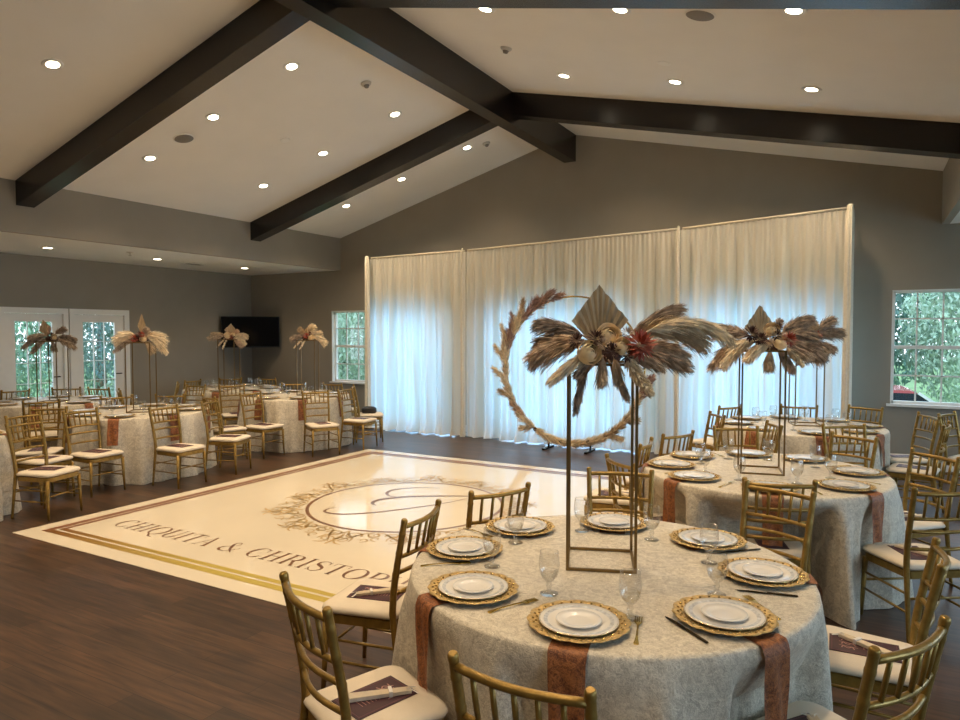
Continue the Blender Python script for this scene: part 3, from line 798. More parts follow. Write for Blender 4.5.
def table_chairs(key, specs, menu_for=(), fan_for=()):
    tb = TABLES[key]; cx, cy = tb['c']; used = set()
    for i, sp in enumerate(specs):
        if sp[0] == 'm':            # measured back middle and facing
            _, mx, my, f = sp[:4]; x = mx+.245*math.cos(R(f)); y = my+.245*math.sin(R(f))
            ang = math.degrees(math.atan2(my-cy, mx-cx)); out = math.cos(R(f-ang)) > 0
        else:
            mode, ang = sp[:2]; out = mode == 'o'
            rb = sp[3] if len(sp) > 3 and sp[3] else (.87 if out else 1.26)
            f = sp[2] if len(sp) > 2 and sp[2] is not None else (ang if out else ang+180)
            bx, by = cx+rb*math.cos(R(ang)), cy+rb*math.sin(R(ang))
            x, y = bx+.245*math.cos(R(f)), by+.245*math.sin(R(f))
        p = pos_name(tb, ang)
        if p in used:   # two fall into one eighth: give the free neighbour its place word
            k = POS.index(p); d = ((ang - math.degrees(math.atan2(-cy,-cx))) % 360)/45 - k
            if d > 4: d -= 8
            for q in ((k+1) % 8 if d > 0 else (k-1) % 8, (k-1) % 8 if d > 0 else (k+1) % 8):
                if POS[q] not in used: p = POS[q]; break
        used.add(p)
        mn = 'burgundy menu card on the seat, %s of %s' % (p, tb['n']) if (menu_for == 'all' or i in menu_for) else None
        fn = 'cream folded fan on the menu card, %s of %s' % (p, tb['n']) if i in fan_for else None
        place_chair(x, y, f, chair_label(tb, p, out), mn, fn, sp[4] if len(sp) > 4 else 0)

table_chairs('near', [('m',-1.568,1.628,65,8),('m',-1.803,2.645,189,6),('m',-1.698,3.239,153,0),('m',-1.287,4.025,-73,0),
                      ('m',-.394,3.99,-112,10),('m',.255,3.10,178,4),('m',.125,2.22,151,-8),('m',-.73,1.49,90,0)], 'all', (0,1,5,6))
table_chairs('mid', [('m',-1.39,4.36,47,0),('m',-1.455,5.18,183,8),('m',-1.345,5.75,154,0),('m',-.99,6.39,-64,0),('m',-.07,6.32,-122,0),
                     ('m',.40,4.42,123,-8),('m',.43,5.64,-139,5),('m',-.41,4.19,108,0)], 'all', (1,5,6))
table_chairs('rear', [('o',212),('o',150),('o',262,205,1.0),('o',299),('o',95),('i',61,None,1.22),('i',24),('i',349)], (0,2,3,5,6,7))
table_chairs('edge', [('o',292,4,1.0,8),('m',-7.93,4.27,-50,10),('o',343,5),('o',30,22),('o',74),('o',120),('o',163)], (0,1,2,3,4))
table_chairs('door', [('o',60),('o',105),('o',137),('o',180),('o',226),('m',-8.80,4.66,152)], ())
table_chairs('tv', [('o',318,-30),('o',97),('o',142),('o',189),('o',234),('o',279)], (0,))
table_chairs('win', [('o',278,2,1.03),('o',332),('o',8),('o',42),('o',93),('o',137)], (0,1,2))
table_chairs('cut', [('m',-6.83,3.46,18,10),('m',-7.48,3.78,14,10)], 'all')
place_chair(.97, 8.44, -26, 'gold chair facing away below the wide window, nearer the drape')
place_chair(1.34, 7.86, -8, 'gold chair facing away beside the back wall window, nearer the photo edge')

TBL0 = None
def make_table(tb):
    global TBL0
    cx, cy = tb['c']; lab = 'round banquet table under the cloth of ' + tb['n']
    if TBL0 is None:
        t = thing('round_banquet_table', lab, 'table', (cx,cy,0), 0, 'round banquet tables'); TBL0 = t
        MB().lathe([(0,.70),(.30,.70),(.765,.70),(.775,.705),(.775,.722),(.765,.727),(.30,.727),(0,.727)], 48).build('tabletop', M['pole'], t)
        for k in range(4):
            a = PI/4+k*PI/2
            MB().tube([(.28*math.cos(a),.28*math.sin(a),0),(.28*math.cos(a),.28*math.sin(a),.70)], .016, 8).build('leg', M['black'], t)
    else: dup(TBL0, (cx,cy,0), 0, lab)

def make_cloth(key, tb, seed, na=288, nz=18):
    rg = random.Random(seed); cx, cy = tb['c']
    ph = [rg.uniform(0,6.28) for _ in range(6)]; ks = [rg.choice((13,14,15)), rg.choice((21,22,23)), rg.choice((31,34,37)), 5]
    near = [c for c in CHAIRS if math.hypot(c[0]-cx, c[1]-cy) < 1.6]
    zs = [ZT*(1-(j/nz)**1.0) for j in range(1,nz+1)]; zs[-1] = .004
    Rr = []
    for z in zs:
        t = 1-z/ZT; row = []
        for i in range(na):
            a = 2*PI*i/na
            w = math.sin(ks[0]*a+ph[0]+.8*math.sin(3*a+ph[4])) + .6*math.sin(ks[1]*a+ph[1]+.9*math.sin(4*a+ph[5])) + .35*math.sin(ks[2]*a+ph[2]) + .4*math.sin(ks[3]*a+ph[3])
            r = TR + .012*min(1,t*6) + .055*t + .044*w*(t**.7)*min(1,t*5)
            row.append(r)
        Rr.append(row)
    lim = [[9.0]*na for _ in zs]
    for j, z in enumerate(zs):
        for (px,py,f) in near:
            cf, sf = math.cos(f), math.sin(f)
            d0 = math.atan2(py-cy, px-cx)
            for i in range(na):
                a = 2*PI*i/na
                if math.cos(a-d0) < .3 or z > .66: continue
                r = .25
                while r < Rr[j][i]:
                    dx, dy = cx+r*math.cos(a)-px, cy+r*math.sin(a)-py
                    ly = dx*cf+dy*sf; lx = dx*sf-dy*cf
                    if abs(lx) < .232 and (-.27 < ly < .226 if z < .53 else -.29 < ly < -.165):
                        lim[j][i] = min(lim[j][i], r-.012); break
                    r += .012
    for i in range(na):                     # pushed-in cloth slants in from under the table edge
        dm = min(lim[j][i] for j in range(len(zs)) if zs[j] < .56)
        if dm < 5:
            for j, z in enumerate(zs):
                if z < .47: lim[j][i] = min(lim[j][i], dm + .03*(.5-z)*0)
                elif z < .69: lim[j][i] = min(lim[j][i], TR+.01 + (dm-TR-.01)*(.69-z)/.22)
    for j in range(len(zs)):
        row = [min(Rr[j][i], lim[j][i]) for i in range(na)]
        for _ in range(5):
            row = [min(.25*row[i-1]+.5*row[i]+.25*row[(i+1) % na], lim[j][i]) for i in range(na)]
        Rr[j] = row
    mb = MB(); vs = []; rings = [.02,.2,.4,.6,.74,TR-.02,TR-.004]
    for k, r in enumerate(rings):
        for i in range(na):
            a = 2*PI*i/na; vs.append((r*math.cos(a), r*math.sin(a), ZT - (.003 if k == len(rings)-1 else 0)))
    for i in range(na):
        a = 2*PI*i/na; vs.append((TR*math.cos(a), TR*math.sin(a), ZT-.012))
    for j, z in enumerate(zs):
        for i in range(na):
            a = 2*PI*i/na; r = Rr[j][i]
            vs.append((r*math.cos(a), r*math.sin(a), z))
    m_ = len(rings)+1+len(zs)
    mb.add(vs, [(j*na+i,(j+1)*na+i,(j+1)*na+(i+1)%na,j*na+(i+1)%na) for j in range(m_-1) for i in range(na)] + [tuple(range(na))], True)
    o = mb.build('tablecloth', M['ivory'], None, (cx,cy,0))
    tag(o, 'ivory crushed satin cloth falling to the floor over %s' % tb['n'], 'tablecloth', 'ivory tablecloths')
    tb['R'] = Rr; tb['zs'] = zs; tb['na'] = na
for i, (k, tb) in enumerate(TABLES.items()):
    make_table(tb); make_cloth(k, tb, 40+i)

# ------------------------------------------------------------------ place settings
def make_charger():
    t = thing('charger_plate', 'x', 'charger plate')
    def scal(a, j):
        if j < 3 or j > 6: return 1
        return 1 + .045*abs(math.sin(8*a)) + .018*abs(math.sin(24*a)) - .03
    MB().lathe([(0,.0),(.10,.0),(.118,.003),(.160,.012),(.166,.0135),(.1655,.0155),(.158,.0155),(.120,.007),(.10,.004),(0,.004)], 108, rmod=scal).build('scalloped_dish', M['charger'], t)
    bm_ = MB()
    for k in range(54):
        a = 2*PI*k/54; r = .140 if k % 2 else .150
        z = .0115 if k % 2 else .0135
        bm_.lathe([(.0,.004),(.0035,.003),(.005,0),(.004,-.002)], 6, (r*math.cos(a), r*math.sin(a), z))
    bm_.build('embossed_beading', M['goldrim'], t)
    return t
def make_plate(name, cat, r, h, bands):
    t = thing(name, 'x', cat)
    MB().lathe([(0,.0),(r*.55,.0),(r*.60,.0015),(r*.72,h*.45),(r*.98,h),(r,h+.0008),(r*.985,h+.0022),(r*.72,h*.45+.003),(r*.60,.0042),(r*.5,.0036),(0,.0036)], 56).build('dish', M['china'], t)
    def zat(q): return h*.45+.003+(h+.0022-h*.45-.003)*(q-.72)/.265 + .0005
    if bands:
        MB().lathe([(r*.78,zat(.78)),(r*.88,zat(.88))], 56).build('rim_band', M['chinarim'], t)
        MB().lathe([(r*.965,zat(.965)),(r*1.0,h+.0015),(r*1.002,h)], 56).build('rim_line', M['goldrim'], t)
    else:
        MB().lathe([(r*.95,zat(.95)),(r*.975,zat(.975))], 48).build('rim_line', M['chinarim'], t)
    return t
def make_goblet():
    t = thing('water_goblet', 'x', 'glass')
    MB().lathe([(0,.001),(.033,.001),(.034,.003),(.030,.005),(.012,.010),(.0075,.018),(.0085,.026),(.012,.032),(.009,.038),(.0085,.046),(.018,.054),(.030,.068),(.0365,.088),(.0385,.108),(.0375,.13),(.034,.152),(.0335,.158)], 28).build('goblet', M['glass'], t)
    MB().lathe([(.0335,.1575),(.0345,.1585),(.0335,.1595),(.0325,.1585)], 28, close=True).build('rim', M['glass'], t)
    MB().lathe([(.016,.057),(.028,.070),(.0335,.088)], 24).build('inner_bowl', M['glass'], t)
    return t
def make_fork():
    t = thing('dinner_fork', 'x', 'fork')
    h = MB()
    P = [(-.10,.013),(-.095,.017),(-.08,.012),(-.05,.007),(0,.0055),(.03,.006),(.045,.014),(.058,.024),(.066,.026)]
    for z0, z1 in ((.0,.003),):
        vs = []
        for x, w in P:
            zz = .006*math.sin(PI*(x+.1)/.19) if x < .07 else 0
            vs += [(-w/2,x,zz),(w/2,x,zz),(w/2,x,zz+.0025),(-w/2,x,zz+.0025)]
        fs = [(0,1,2,3)]
        for i in range(len(P)-1):
            b = 4*i; fs += [(b,b+4,b+5,b+1),(b+1,b+5,b+6,b+2),(b+2,b+6,b+7,b+3),(b+3,b+7,b+4,b)]
        fs.append((4*len(P)-4,4*len(P)-1,4*len(P)-2,4*len(P)-3)); h.add(vs, fs, False)
    h.build('handle', M['cutlery'], t)
    for k in range(4):
        x = -.0105+.007*k
        MB().bar((x,.064,.0055),(x*1.02,.108,.004),.0035,.002).build('tine', M['cutlery'], t)
    return t
def make_knife():
    t = thing('dinner_knife', 'x', 'knife')
    MB().bar((0,-.10,.004),(0,.0,.004),.009,.005).bar((0,-.104,.004),(0,-.10,.004),.007,.004).build('handle', M['knife'], t)
    b = MB(); vs = [(-.007,0,.002),(.006,0,.002),(.009,.04,.002),(.008,.085,.002),(.0,.112,.002),(-.005,.10,.002),(-.0065,.04,.002)]
    n = len(vs); b.add(vs+[(x,y,.0035) for x,y,z in vs], [tuple(reversed(range(n))), tuple(range(n,2*n))]+[(i,(i+1)%n,(i+1)%n+n,i+n) for i in range(n)], False)
    b.build('blade', M['knife'], t); return t
PROTO = {}
def put(key, maker, loc, rz, label, group):
    if key not in PROTO:
        t = maker(); PROTO[key] = t; t.location = loc; t.rotation_euler = (0,0,rz)
    else: t = dup(PROTO[key], loc, rz)
    t['label'] = label; t['group'] = group
    return t
def make_napkin(tb, ang, label, group, zend, wid=.12):
    cx, cy = tb['c']; na, zs, Rr = tb['na'], tb['zs'], tb['R']
    def rad(a, z):
        i = int(round(a/(2*PI)*na)) % na
        if z >= ZT-.005: return TR
        best = TR+.012
        for j, zz in enumerate(zs):
            if abs(zz-z) <= ZT/len(zs): best = max(max(Rr[j][(i+k) % na] for k in range(-2,3)), best) if best < 9 else best
        return best
    rg = random.Random(int(ang*10)+7); path = []
    for r in (.46,.55,.65,.74,.785): path.append((r, ZT+.0035))
    path += [(TR+.004, ZT+.001),(TR+.012, ZT-.010)]
    z = ZT-.03
    zz = [ZT-.03-(ZT-.03-zend)*k/9 for k in range(10)]
    nx = 9; vs = []
    rows = [(r,z,0) for r,z in path] + [(None,z,1) for z in zz]
    prev = TR+.012
    for r, z, hang in rows:
        for k in range(nx):
            u = k/(nx-1)-.5
            tdis = u*wid*(1 if not hang else (1-.06*math.sin(6*(ZT-z))))
            if hang:
                a = R(ang)+tdis/.84
                rr = max(rad(a % (2*PI), z)+.009, TR+.014) + .005*math.sin(u*9+z*14+ang)*min(1,(ZT-z)*6)
                vs.append((rr*math.cos(a), rr*math.sin(a), z))
            else:
                vs.append((r*math.cos(R(ang))-tdis*math.sin(R(ang)), r*math.sin(R(ang))+tdis*math.cos(R(ang)), z+.0005*math.sin(u*8)))
    m_ = len(rows); mb = MB()
    mb.add(vs, [(j*nx+k,(j+1)*nx+k,(j+1)*nx+k+1,j*nx+k+1) for j in range(m_-1) for k in range(nx-1)], True)
    o = mb.build('napkin', M['rust'], None, (cx,cy,0))
    return tag(o, label, 'napkin', group)
GOB = {'near':{6:(-.459,.092),7:(-.402,-.24),0:(-.079,-.395),1:(.245,-.457),5:(-.263,.419),4:(.072,.443),3:(.367,.245),2:(.462,-.102)}}
ANG_NEAR = {0:-79,1:-31,2:18,3:60,4:105,5:151,6:-168,7:-123}
ANG_MID = {0:-79,1:-32,2:19,3:68,4:107,5:152,6:-165,7:-126}
for key, tb in TABLES.items():
    cx, cy = tb['c']; n = tb['n']
    for k in range(8):
        ang = ANG_NEAR[k] if key == 'near' else ANG_MID[k] if key == 'mid' else tb['ph']+45*k
        if key == 'cut' and k not in (0,1,2): continue
        p = pos_name(tb, ang) if key not in ('near','mid') else POS[k]
        pr_ = .612; x, y = cx+pr_*math.cos(R(ang)), cy+pr_*math.sin(R(ang))
        w = 'at the %s of %s' % (p, n)
        a = R(ang)
        napz = .36 if key == 'near' else .45
        make_napkin(tb, ang, 'rust velvet napkin hanging ' + w, 'rust napkins of ' + n, napz)
        put('charger', make_charger, (x,y,ZT+.0055), a+.3*k, 'scalloped gold charger plate ' + w, 'gold chargers of ' + n)
        put('dinner', lambda: make_plate('dinner_plate','dinner plate',.131,.012,True), (x,y,ZT+.0105), a, 'gold-lined white dinner plate ' + w, 'dinner plates of ' + n)
        put('salad', lambda: make_plate('salad_plate','salad plate',.075,.009,False), (x,y,ZT+.0152), a, 'small white top plate ' + w, 'top plates of ' + n)
        if key == 'near': gx, gy = cx+GOB['near'][k][0], cy+GOB['near'][k][1]
        else:
            ga = a+.42; gx, gy = cx+.43*math.cos(ga), cy+.43*math.sin(ga)
        put('goblet', make_goblet, (gx,gy,ZT+.0005), a, 'clear footed water goblet ' + w, 'goblets of ' + n)
        if key == 'mid':
            fa = a+.40; put('fork', make_fork, (cx+.62*math.cos(fa),cy+.62*math.sin(fa),ZT+.001), fa+PI/2, 'polished gold fork ' + w, 'forks of ' + n)
tb = TABLES['near']
for (x0,y0,x1,y1,p) in ((-1.11,2.034,-1.018,2.206,'front left'),(-1.575,2.31,-1.43,2.43,'left side'),(-1.69,2.86,-1.53,2.80,'back left'),
                        (-.595,2.03,-.651,2.254,'front'),(-.232,2.455,-.36,2.615,'front right'),(-.56,3.32,-.69,3.25,'back right')):
    dx, dy = x1-x0, y1-y0
    put('fork', make_fork, ((x0+x1)/2,(y0+y1)/2,ZT+.001), math.atan2(dy,dx)-PI/2, 'polished gold fork at the %s of the nearest table' % p, 'forks of the nearest table')
for (x0,y0,x1,y1,p) in ((-.41,2.160,-.565,2.288,'front right'),(-.2,2.705,-.395,2.665,'right side'),(-.395,3.215,-.535,3.085,'back right')):
    put('knife', make_knife, ((x0+x1)/2,(y0+y1)/2,ZT+.001), math.atan2(y1-y0,x1-x0)-PI/2, 'dark slim knife at the %s of the nearest table' % p, 'knives of the nearest table')
# black bag on a chair
bx = Vector((TABLES['win']['c'][0]+1.10*math.cos(R(42)), TABLES['win']['c'][1]+1.10*math.sin(R(42)), .4325))
t = thing('handbag', 'small black handbag on the chair seat nearest the drape', 'handbag', bx, R(30))
bm_ = MB(); bm_.lathe([(.02,0),(.10,.002),(.115,.02),(.112,.07),(.095,.09),(.02,.094)], 20, rmod=lambda a, j: 1/(abs(math.cos(a))**4+abs(math.sin(a)*1.55)**4)**.25)
bm_.build('pouch', M['bag'], t); MB().tube(bez([(-.08,0,.088),(-.05,.01,.098),(.05,.01,.098),(.08,0,.088)],5), .006, 6).build('strap', M['bag'], t)

# ------------------------------------------------------------------ flower stands and dried arrangements
SH = .84
def make_stand():
    t = thing('flower_stand', 'x', 'flower stand'); a, b = .135, .135; w = .011
    for sx in (-1,1):
        for sy in (-1,1): MB().bar((sx*a,sy*b,0),(sx*a,sy*b,SH),w).build('upright', M['stand'], t)
    for z in (w/2, SH-w/2):
        nm = 'base_rail' if z < .1 else 'top_rail'
        for s_ in (-1,1):
            MB().bar((-a+w/2,s_*b,z),(a-w/2,s_*b,z),w).build(nm, M['stand'], t)
            MB().bar((s_*a,-b+w/2,z),(s_*a,b-w/2,z),w).build(nm, M['stand'], t)
    return t
def plume(base, tip, sag, n, sl, rg, width=.0035, fan_=.55, droop=.25, dense=False):
    """dried grass plume: a stem and many fine strands"""
    base, tip = Vector(base), Vector(tip); mid = (base+tip)/2 + Vector((0,0,sag))
    P = [((1-t)**2)*base + 2*t*(1-t)*mid + t*t*tip for t in [i/10 for i in range(11)]]
    mb = MB(); mb.tube(P, [.0035]*11, 5, False)
    for _ in range(n):
        t = rg.uniform(.12,1.0); q = ((1-t)**2)*base + 2*t*(1-t)*mid + t*t*tip
        tg = (2*(1-t)*(mid-base)+2*t*(tip-mid)).normalized()
        rv = Vector((rg.gauss(0,1),rg.gauss(0,1),rg.gauss(0,1))); rv = (rv - tg*rv.dot(tg)).normalized()
        d = (tg*(1-fan_*.5) + rv*fan_*rg.uniform(.3,1)).normalized()
        L = sl*rg.uniform(.55,1.15)*(.55+.6*math.sin(PI*min(1,.15+t*.85)))
        if dense: L *= .6
        p1 = q + d*L*.5 + Vector((0,0,-droop*L*.25)); p2 = q + d*L*.92 + tg*L*.12 + Vector((0,0,-droop*L*.6))
        sd = d.cross(Vector((rg.uniform(-1,1),rg.uniform(-1,1),rg.uniform(-1,1)))).normalized()*width*rg.uniform(.7,1.5)
        mb.add([q-sd*.5,q+sd*.5,p1+sd,p1-sd,p2+sd*.35,p2-sd*.35], [(0,1,2,3),(3,2,4,5)], False)
    return mb
def rose_mb(r, rg):
    """nested petal shells opening from a tight heart"""
    mb = MB(); nu, nv = 7, 6
    for ring, (cnt, rr, ptop) in enumerate(((2,.36,6),(3,.50,20),(4,.64,35),(5,.80,50),(6,1.0,66))):
        for k in range(cnt):
            a = 2*PI*k/cnt+ring*1.1+rg.uniform(-.15,.15); g = []
            half = PI/cnt*1.28
            for j in range(nv):
                v = j/(nv-1)
                for i in range(nu):
                    u = i/(nu-1)*2-1
                    p = R(120 + (ptop+14*u*u-120)*v); q = r*rr*(1+.16*max(0,v-.6)*(1+ring*.35)) + r*.02*u
                    th = a+u*half
                    g.append((q*math.sin(p)*math.cos(th), q*math.sin(p)*math.sin(th), q*math.cos(p)*.9+r*.15*(1-rr)))
            mb.add(g, [(j*nu+i,j*nu+i+1,(j+1)*nu+i+1,(j+1)*nu+i) for j in range(nv-1) for i in range(nu-1)], True)
    return mb
def dahlia_mb(r, n, rg):
    mb = MB()
    for k in range(n):
        z = 1-2*(k+.5)/n; 
        if z < -.35: continue
        ph = k*2.39996; d = Vector((math.sqrt(max(0,1-z*z))*math.cos(ph), math.sqrt(max(0,1-z*z))*math.sin(ph), z))
        L = r*rg.uniform(.85,1.1); s1 = d.cross(Vector((.3,.5,.8))).normalized()*r*.13
        mb.add([d*L*.2, d*L*.65+s1, d*L, d*L*.65-s1], [(0,1,2,3)], False)
    return mb
def spear_mb(w, h1, h2, n=18, jag=.004, base=(0,0)):
    """pleated dried palm spear: a diamond fan in the local xz plane"""
    mb = MB(); O = []
    for i in range(n+1):
        u = i/n*2-1
        x = u*w; z = h1+(h2-h1)*(1-abs(u))
        O.append((x, (.006 if i % 2 else -.006), z+ (random.uniform(-jag,jag*1.5))))
    vs = [(0,0,0)]
    for x,y,z in O: vs.append((x*.55,y*.6,z*.55))
    for p in O: vs.append(p)
    m_ = n+1; fs = [(0,1+i,2+i) for i in range(n)] + [(1+i,1+m_+i,2+m_+i,2+i) for i in range(n)]
    return mb.add(vs, fs, False)
RV = Vector((math.cos(R(29.38)), math.sin(R(29.38)), 0)); DV = Vector((-math.sin(R(29.38)), math.cos(R(29.38)), 0))
def arrangement(name_label, loc, rz, items, seed, detail=1.0):
    """items in the arrangement's own axes: x across, y depth, z up, metres from the top of the stand"""
    t = thing('dried_flower_arrangement', name_label, 'flower arrangement', loc, rz, 'dried flower arrangements')
    rg = random.Random(seed)
    MB().lathe([(0,.0),(.075,.002),(.085,.02),(.08,.05),(.05,.065),(0,.07)], 14).build('foam_base', M['pod'], t)
    for it in items:
        k = it[0]
        if k == 'p':
            _, m, b, e, sag, n, sl = it[:7]; fan_ = it[7] if len(it) > 7 else .55
            e = (e[0], e[1] if len(e) == 3 else 0, e[-1]); b = (b[0], b[1] if len(b) == 3 else 0, b[-1])
            plume(b, e, sag, int(n*detail*(1.9 if detail > .9 else 3.6)), sl*(1.1 if detail > .9 else 1.45 if detail > .7 else 1.6), rg, .0021 if detail > .8 else .0024 if detail > .7 else .0036, fan_*(.88 if detail > .9 else 1.15), .6).build('pampas_plume', M[m], t)
        elif k == 'b':
            _, m, b, e, n, sl = it
            plume(b, e, .0, int(n*detail), sl, rg, .005, .8, .05, True).build('bunny_tail_plume', M[m], t)
        elif k == 's':
            _, m, c, w, h1, h2 = it[:6]; o = spear_mb(w, h1, h2).build('palm_spear', M[m], t, c); o.rotation_euler = (R(-6), R(it[6] if len(it) > 6 else 0), 0)
        elif k == 'r':
            _, c, r = it; o = rose_mb(r, rg).build('dried_rose', M['rose'], t, c); o.rotation_euler = (R(62+rg.uniform(-12,12)), 0, R(rg.uniform(-25,25)))
        elif k == 'd':
            _, m, c, r, n = it; o = dahlia_mb(r, n, rg).build('spiky_flower', M[m], t, c); o.rotation_euler = (R(60),0,R(rg.uniform(-20,20)))
    return t
ARR_NEAR = [
 ('s','spear',(.005,.07,.03),.122,.140,.298),
 ('p','pl_dark',(-.05,.02,.09),(-.25,.03,.165),.03,420,.080,.6), ('p','pl_brown',(-.04,-.02,.08),(-.275,-.03,.035),.05,540,.095,.65),
 ('p','pl_dark',(-.05,.06,.07),(-.24,.10,.09),.03,300,.085,.6),
 ('p','pl_cream',(-.02,-.15,.055),(-.225,-.19,-.055),.045,620,.055,.5), ('p','pl_dark',(-.07,-.08,.03),(-.125,-.12,-.18),.02,330,.05,.4),
 ('p','pl_dark',(.09,-.02,.09),(.30,-.02,.225),.03,460,.080,.55), ('p','pl_tan',(.10,-.04,.08),(.38,-.03,.11),.11,650,.12,.6),
 ('p','pl_cream',(.13,-.09,.10),(.50,-.07,.105),.13,520,.085,.5), ('p','pl_brown',(.10,.05,.05),(.34,.06,.04),.05,400,.10,.55),
 ('p','pl_dark',(.12,-.10,.05),(.31,-.12,.0),.015,380,.070,.5), ('b','pl_cream',(.05,-.17,.045),(.15,-.215,-.115),1000,.060),
 ('p','pl_brown',(.0,-.10,.02),(.07,-.15,-.12),.02,300,.05,.4), ('p','pl_brown',(-.02,-.14,.03),(-.03,-.18,-.05),.02,280,.055,.5), ('p','pl_tan',(.02,-.14,.03),(.03,-.18,-.045),.02,220,.05,.5),
 ('p','pl_brown',(.05,-.13,.03),(.19,-.165,.0),.02,300,.06,.5), ('p','pl_dark',(-.02,-.14,.03),(-.12,-.17,-.03),.01,240,.05,.5),
 ('p','pl_dark',(.03,.08,.06),(.02,.20,.12),.02,260,.07,.6), ('p','pl_brown',(-.06,.1,.06),(-.14,.22,.10),.02,260,.08,.6),
 ('r',(.0,-.14,.105),.048), ('r',(-.085,-.19,.04),.046), ('r',(.045,-.19,.065),.034),
 ('d','protea',(.115,-.19,.07),.066,110), ('d','pod',(-.055,-.17,.095),.042,60), ('d','pod',(.0,-.20,.045),.042,60), ('d','pod',(-.125,-.14,.085),.038,50), ('d','pl_brown',(-.03,-.19,.075),.032,50), ('d','pl_dark',(.07,-.16,.115),.036,50), ('d','pod',(.065,-.19,.03),.034,50),
]
ARR_MID = [
 ('s','spear',(-.02,.07,.03),.118,.115,.285),
 ('p','pl_brown',(-.10,.03,.09),(-.31,.04,.16),.02,300,.06,.6), ('p','pl_cream',(-.08,-.08,.06),(-.34,-.12,-.09),.12,560,.06,.5), ('p','pl_brown',(-.10,.02,.05),(-.37,.02,-.10),.11,360,.07,.5),
 ('p','pl_cream',(-.02,-.14,.05),(-.21,-.18,-.04),.05,460,.055,.5), ('p','pl_dark',(.0,-.12,.03),(.09,-.17,-.12),.02,320,.045,.45), ('b','pl_cream',(.05,-.15,.03),(.15,-.19,-.10),560,.06), ('p','pl_tan',(-.03,-.10,.02),(-.05,-.14,-.09),.0,240,.05,.5), ('p','pl_brown',(.04,-.13,.03),(.20,-.16,-.03),.02,300,.055,.5),
 ('p','pl_dark',(.08,.02,.09),(.29,.03,.22),.05,380,.07,.5), ('p','pl_dark',(.10,.0,.08),(.31,.0,.08),.08,400,.08,.5), ('p','pl_dark',(.10,-.03,.05),(.34,-.03,-.03),.06,440,.08,.5), ('p','pl_tan',(.12,.04,.07),(.30,.06,.11),.05,300,.075,.5), ('p','pl_dark',(.05,.05,.09),(.10,.06,.20),.0,220,.045,.5),
 ('d','pod',(-.17,-.13,.11),.062,80), ('d','pod',(-.12,-.16,.075),.055,70), ('r',(-.04,-.15,.13),.05), ('r',(.0,-.20,.05),.046), ('d','protea',(.06,-.19,.07),.062,100), ('d','pod',(-.02,-.17,.10),.048,60), ('d','pl_brown',(-.07,-.19,.05),.042,60), ('d','pod',(.0,-.15,.15),.04,50),
]
ARR_REAR = [
 ('p','pl_brown',(.03,-.12,.02),(-.16,-.16,-.03),.02,260,.07,.5), ('p','pl_dark',(-.03,-.12,.02),(.17,-.16,-.03),.02,260,.07,.5),
 ('s','spear',(-.15,.09,.03),.09,.08,.16),
 ('p','pl_brown',(-.05,0,.06),(-.28,0,.05),.06,300,.09,.6), ('p','pl_dark',(.04,0,.08),(.24,0,.26),.02,340,.08,.5), ('p','pl_dark',(.05,0,.07),(.33,0,.14),.03,360,.085,.5), ('p','pl_dark',(.04,-.03,.04),(.16,-.03,-.09),.02,260,.06,.5),
 ('p','pl_tan',(-.02,0,.08),(.05,0,.22),.0,260,.07,.55), ('p','pl_tan',(-.05,-.05,.04),(-.18,-.06,-.06),.03,260,.06,.5), ('p','pl_brown',(.0,-.02,.02),(.04,-.03,-.10),.0,220,.06,.5), ('d','protea',(.04,-.09,.07),.075,80), ('d','pod',(-.03,-.09,.08),.05,50), ('r',(-.07,-.09,.05),.045),
]
ARR_DOOR = [
 ('s','spear_lt',(-.06,.04,.06),.08,.10,.24,-14), ('b','pl_pink',(-.02,-.02,.08),(-.03,-.03,.20),260,.06),
 ('p','pl_dark',(-.04,0,.06),(-.33,0,-.07),.09,300,.06,.45), ('p','pl_dark',(-.02,-.03,.05),(-.22,-.04,-.13),.06,280,.055,.45), ('p','pl_brown',(-.04,.02,.07),(-.26,.02,.06),.04,240,.06,.5),
 ('p','pl_dark',(.03,0,.08),(.13,0,.17),.02,240,.06,.5), ('p','pl_dark',(.04,0,.05),(.26,0,.03),.04,300,.065,.5), ('p','pl_brown',(.04,-.03,.03),(.27,-.03,-.07),.04,260,.06,.5), ('p','pl_dark',(.0,-.04,.02),(.03,-.05,-.09),.0,160,.05,.5),
 ('d','pod',(.0,-.08,.07),.055,50), ('r',(.04,-.08,.05),.04),
]
ARR_EDGE = [
 ('s','spear_lt',(.01,.03,.08),.045,.12,.27), ('p','pl_cream',(-.03,0,.07),(-.24,0,.05),.06,420,.085,.6), ('p','pl_dark',(-.04,-.02,.04),(-.27,-.03,-.09),.06,240,.05,.4),
 ('p','pl_cream',(.04,0,.06),(.22,0,.04),.06,460,.09,.6), ('p','pl_cream',(.05,-.03,.05),(.27,-.03,-.10),.09,360,.06,.45), ('p','pl_tan',(.03,-.03,.03),(.12,-.05,-.08),.03,260,.06,.5), ('p','pl_brown',(.0,0,.08),(.06,0,.16),.0,200,.05,.6),
 ('d','protea',(-.06,-.08,.04),.06,70), ('d','pod',(-.01,-.08,.09),.05,50), ('d','protea',(.02,-.09,.09),.045,60), ('r',(.04,-.09,.04),.04),
]
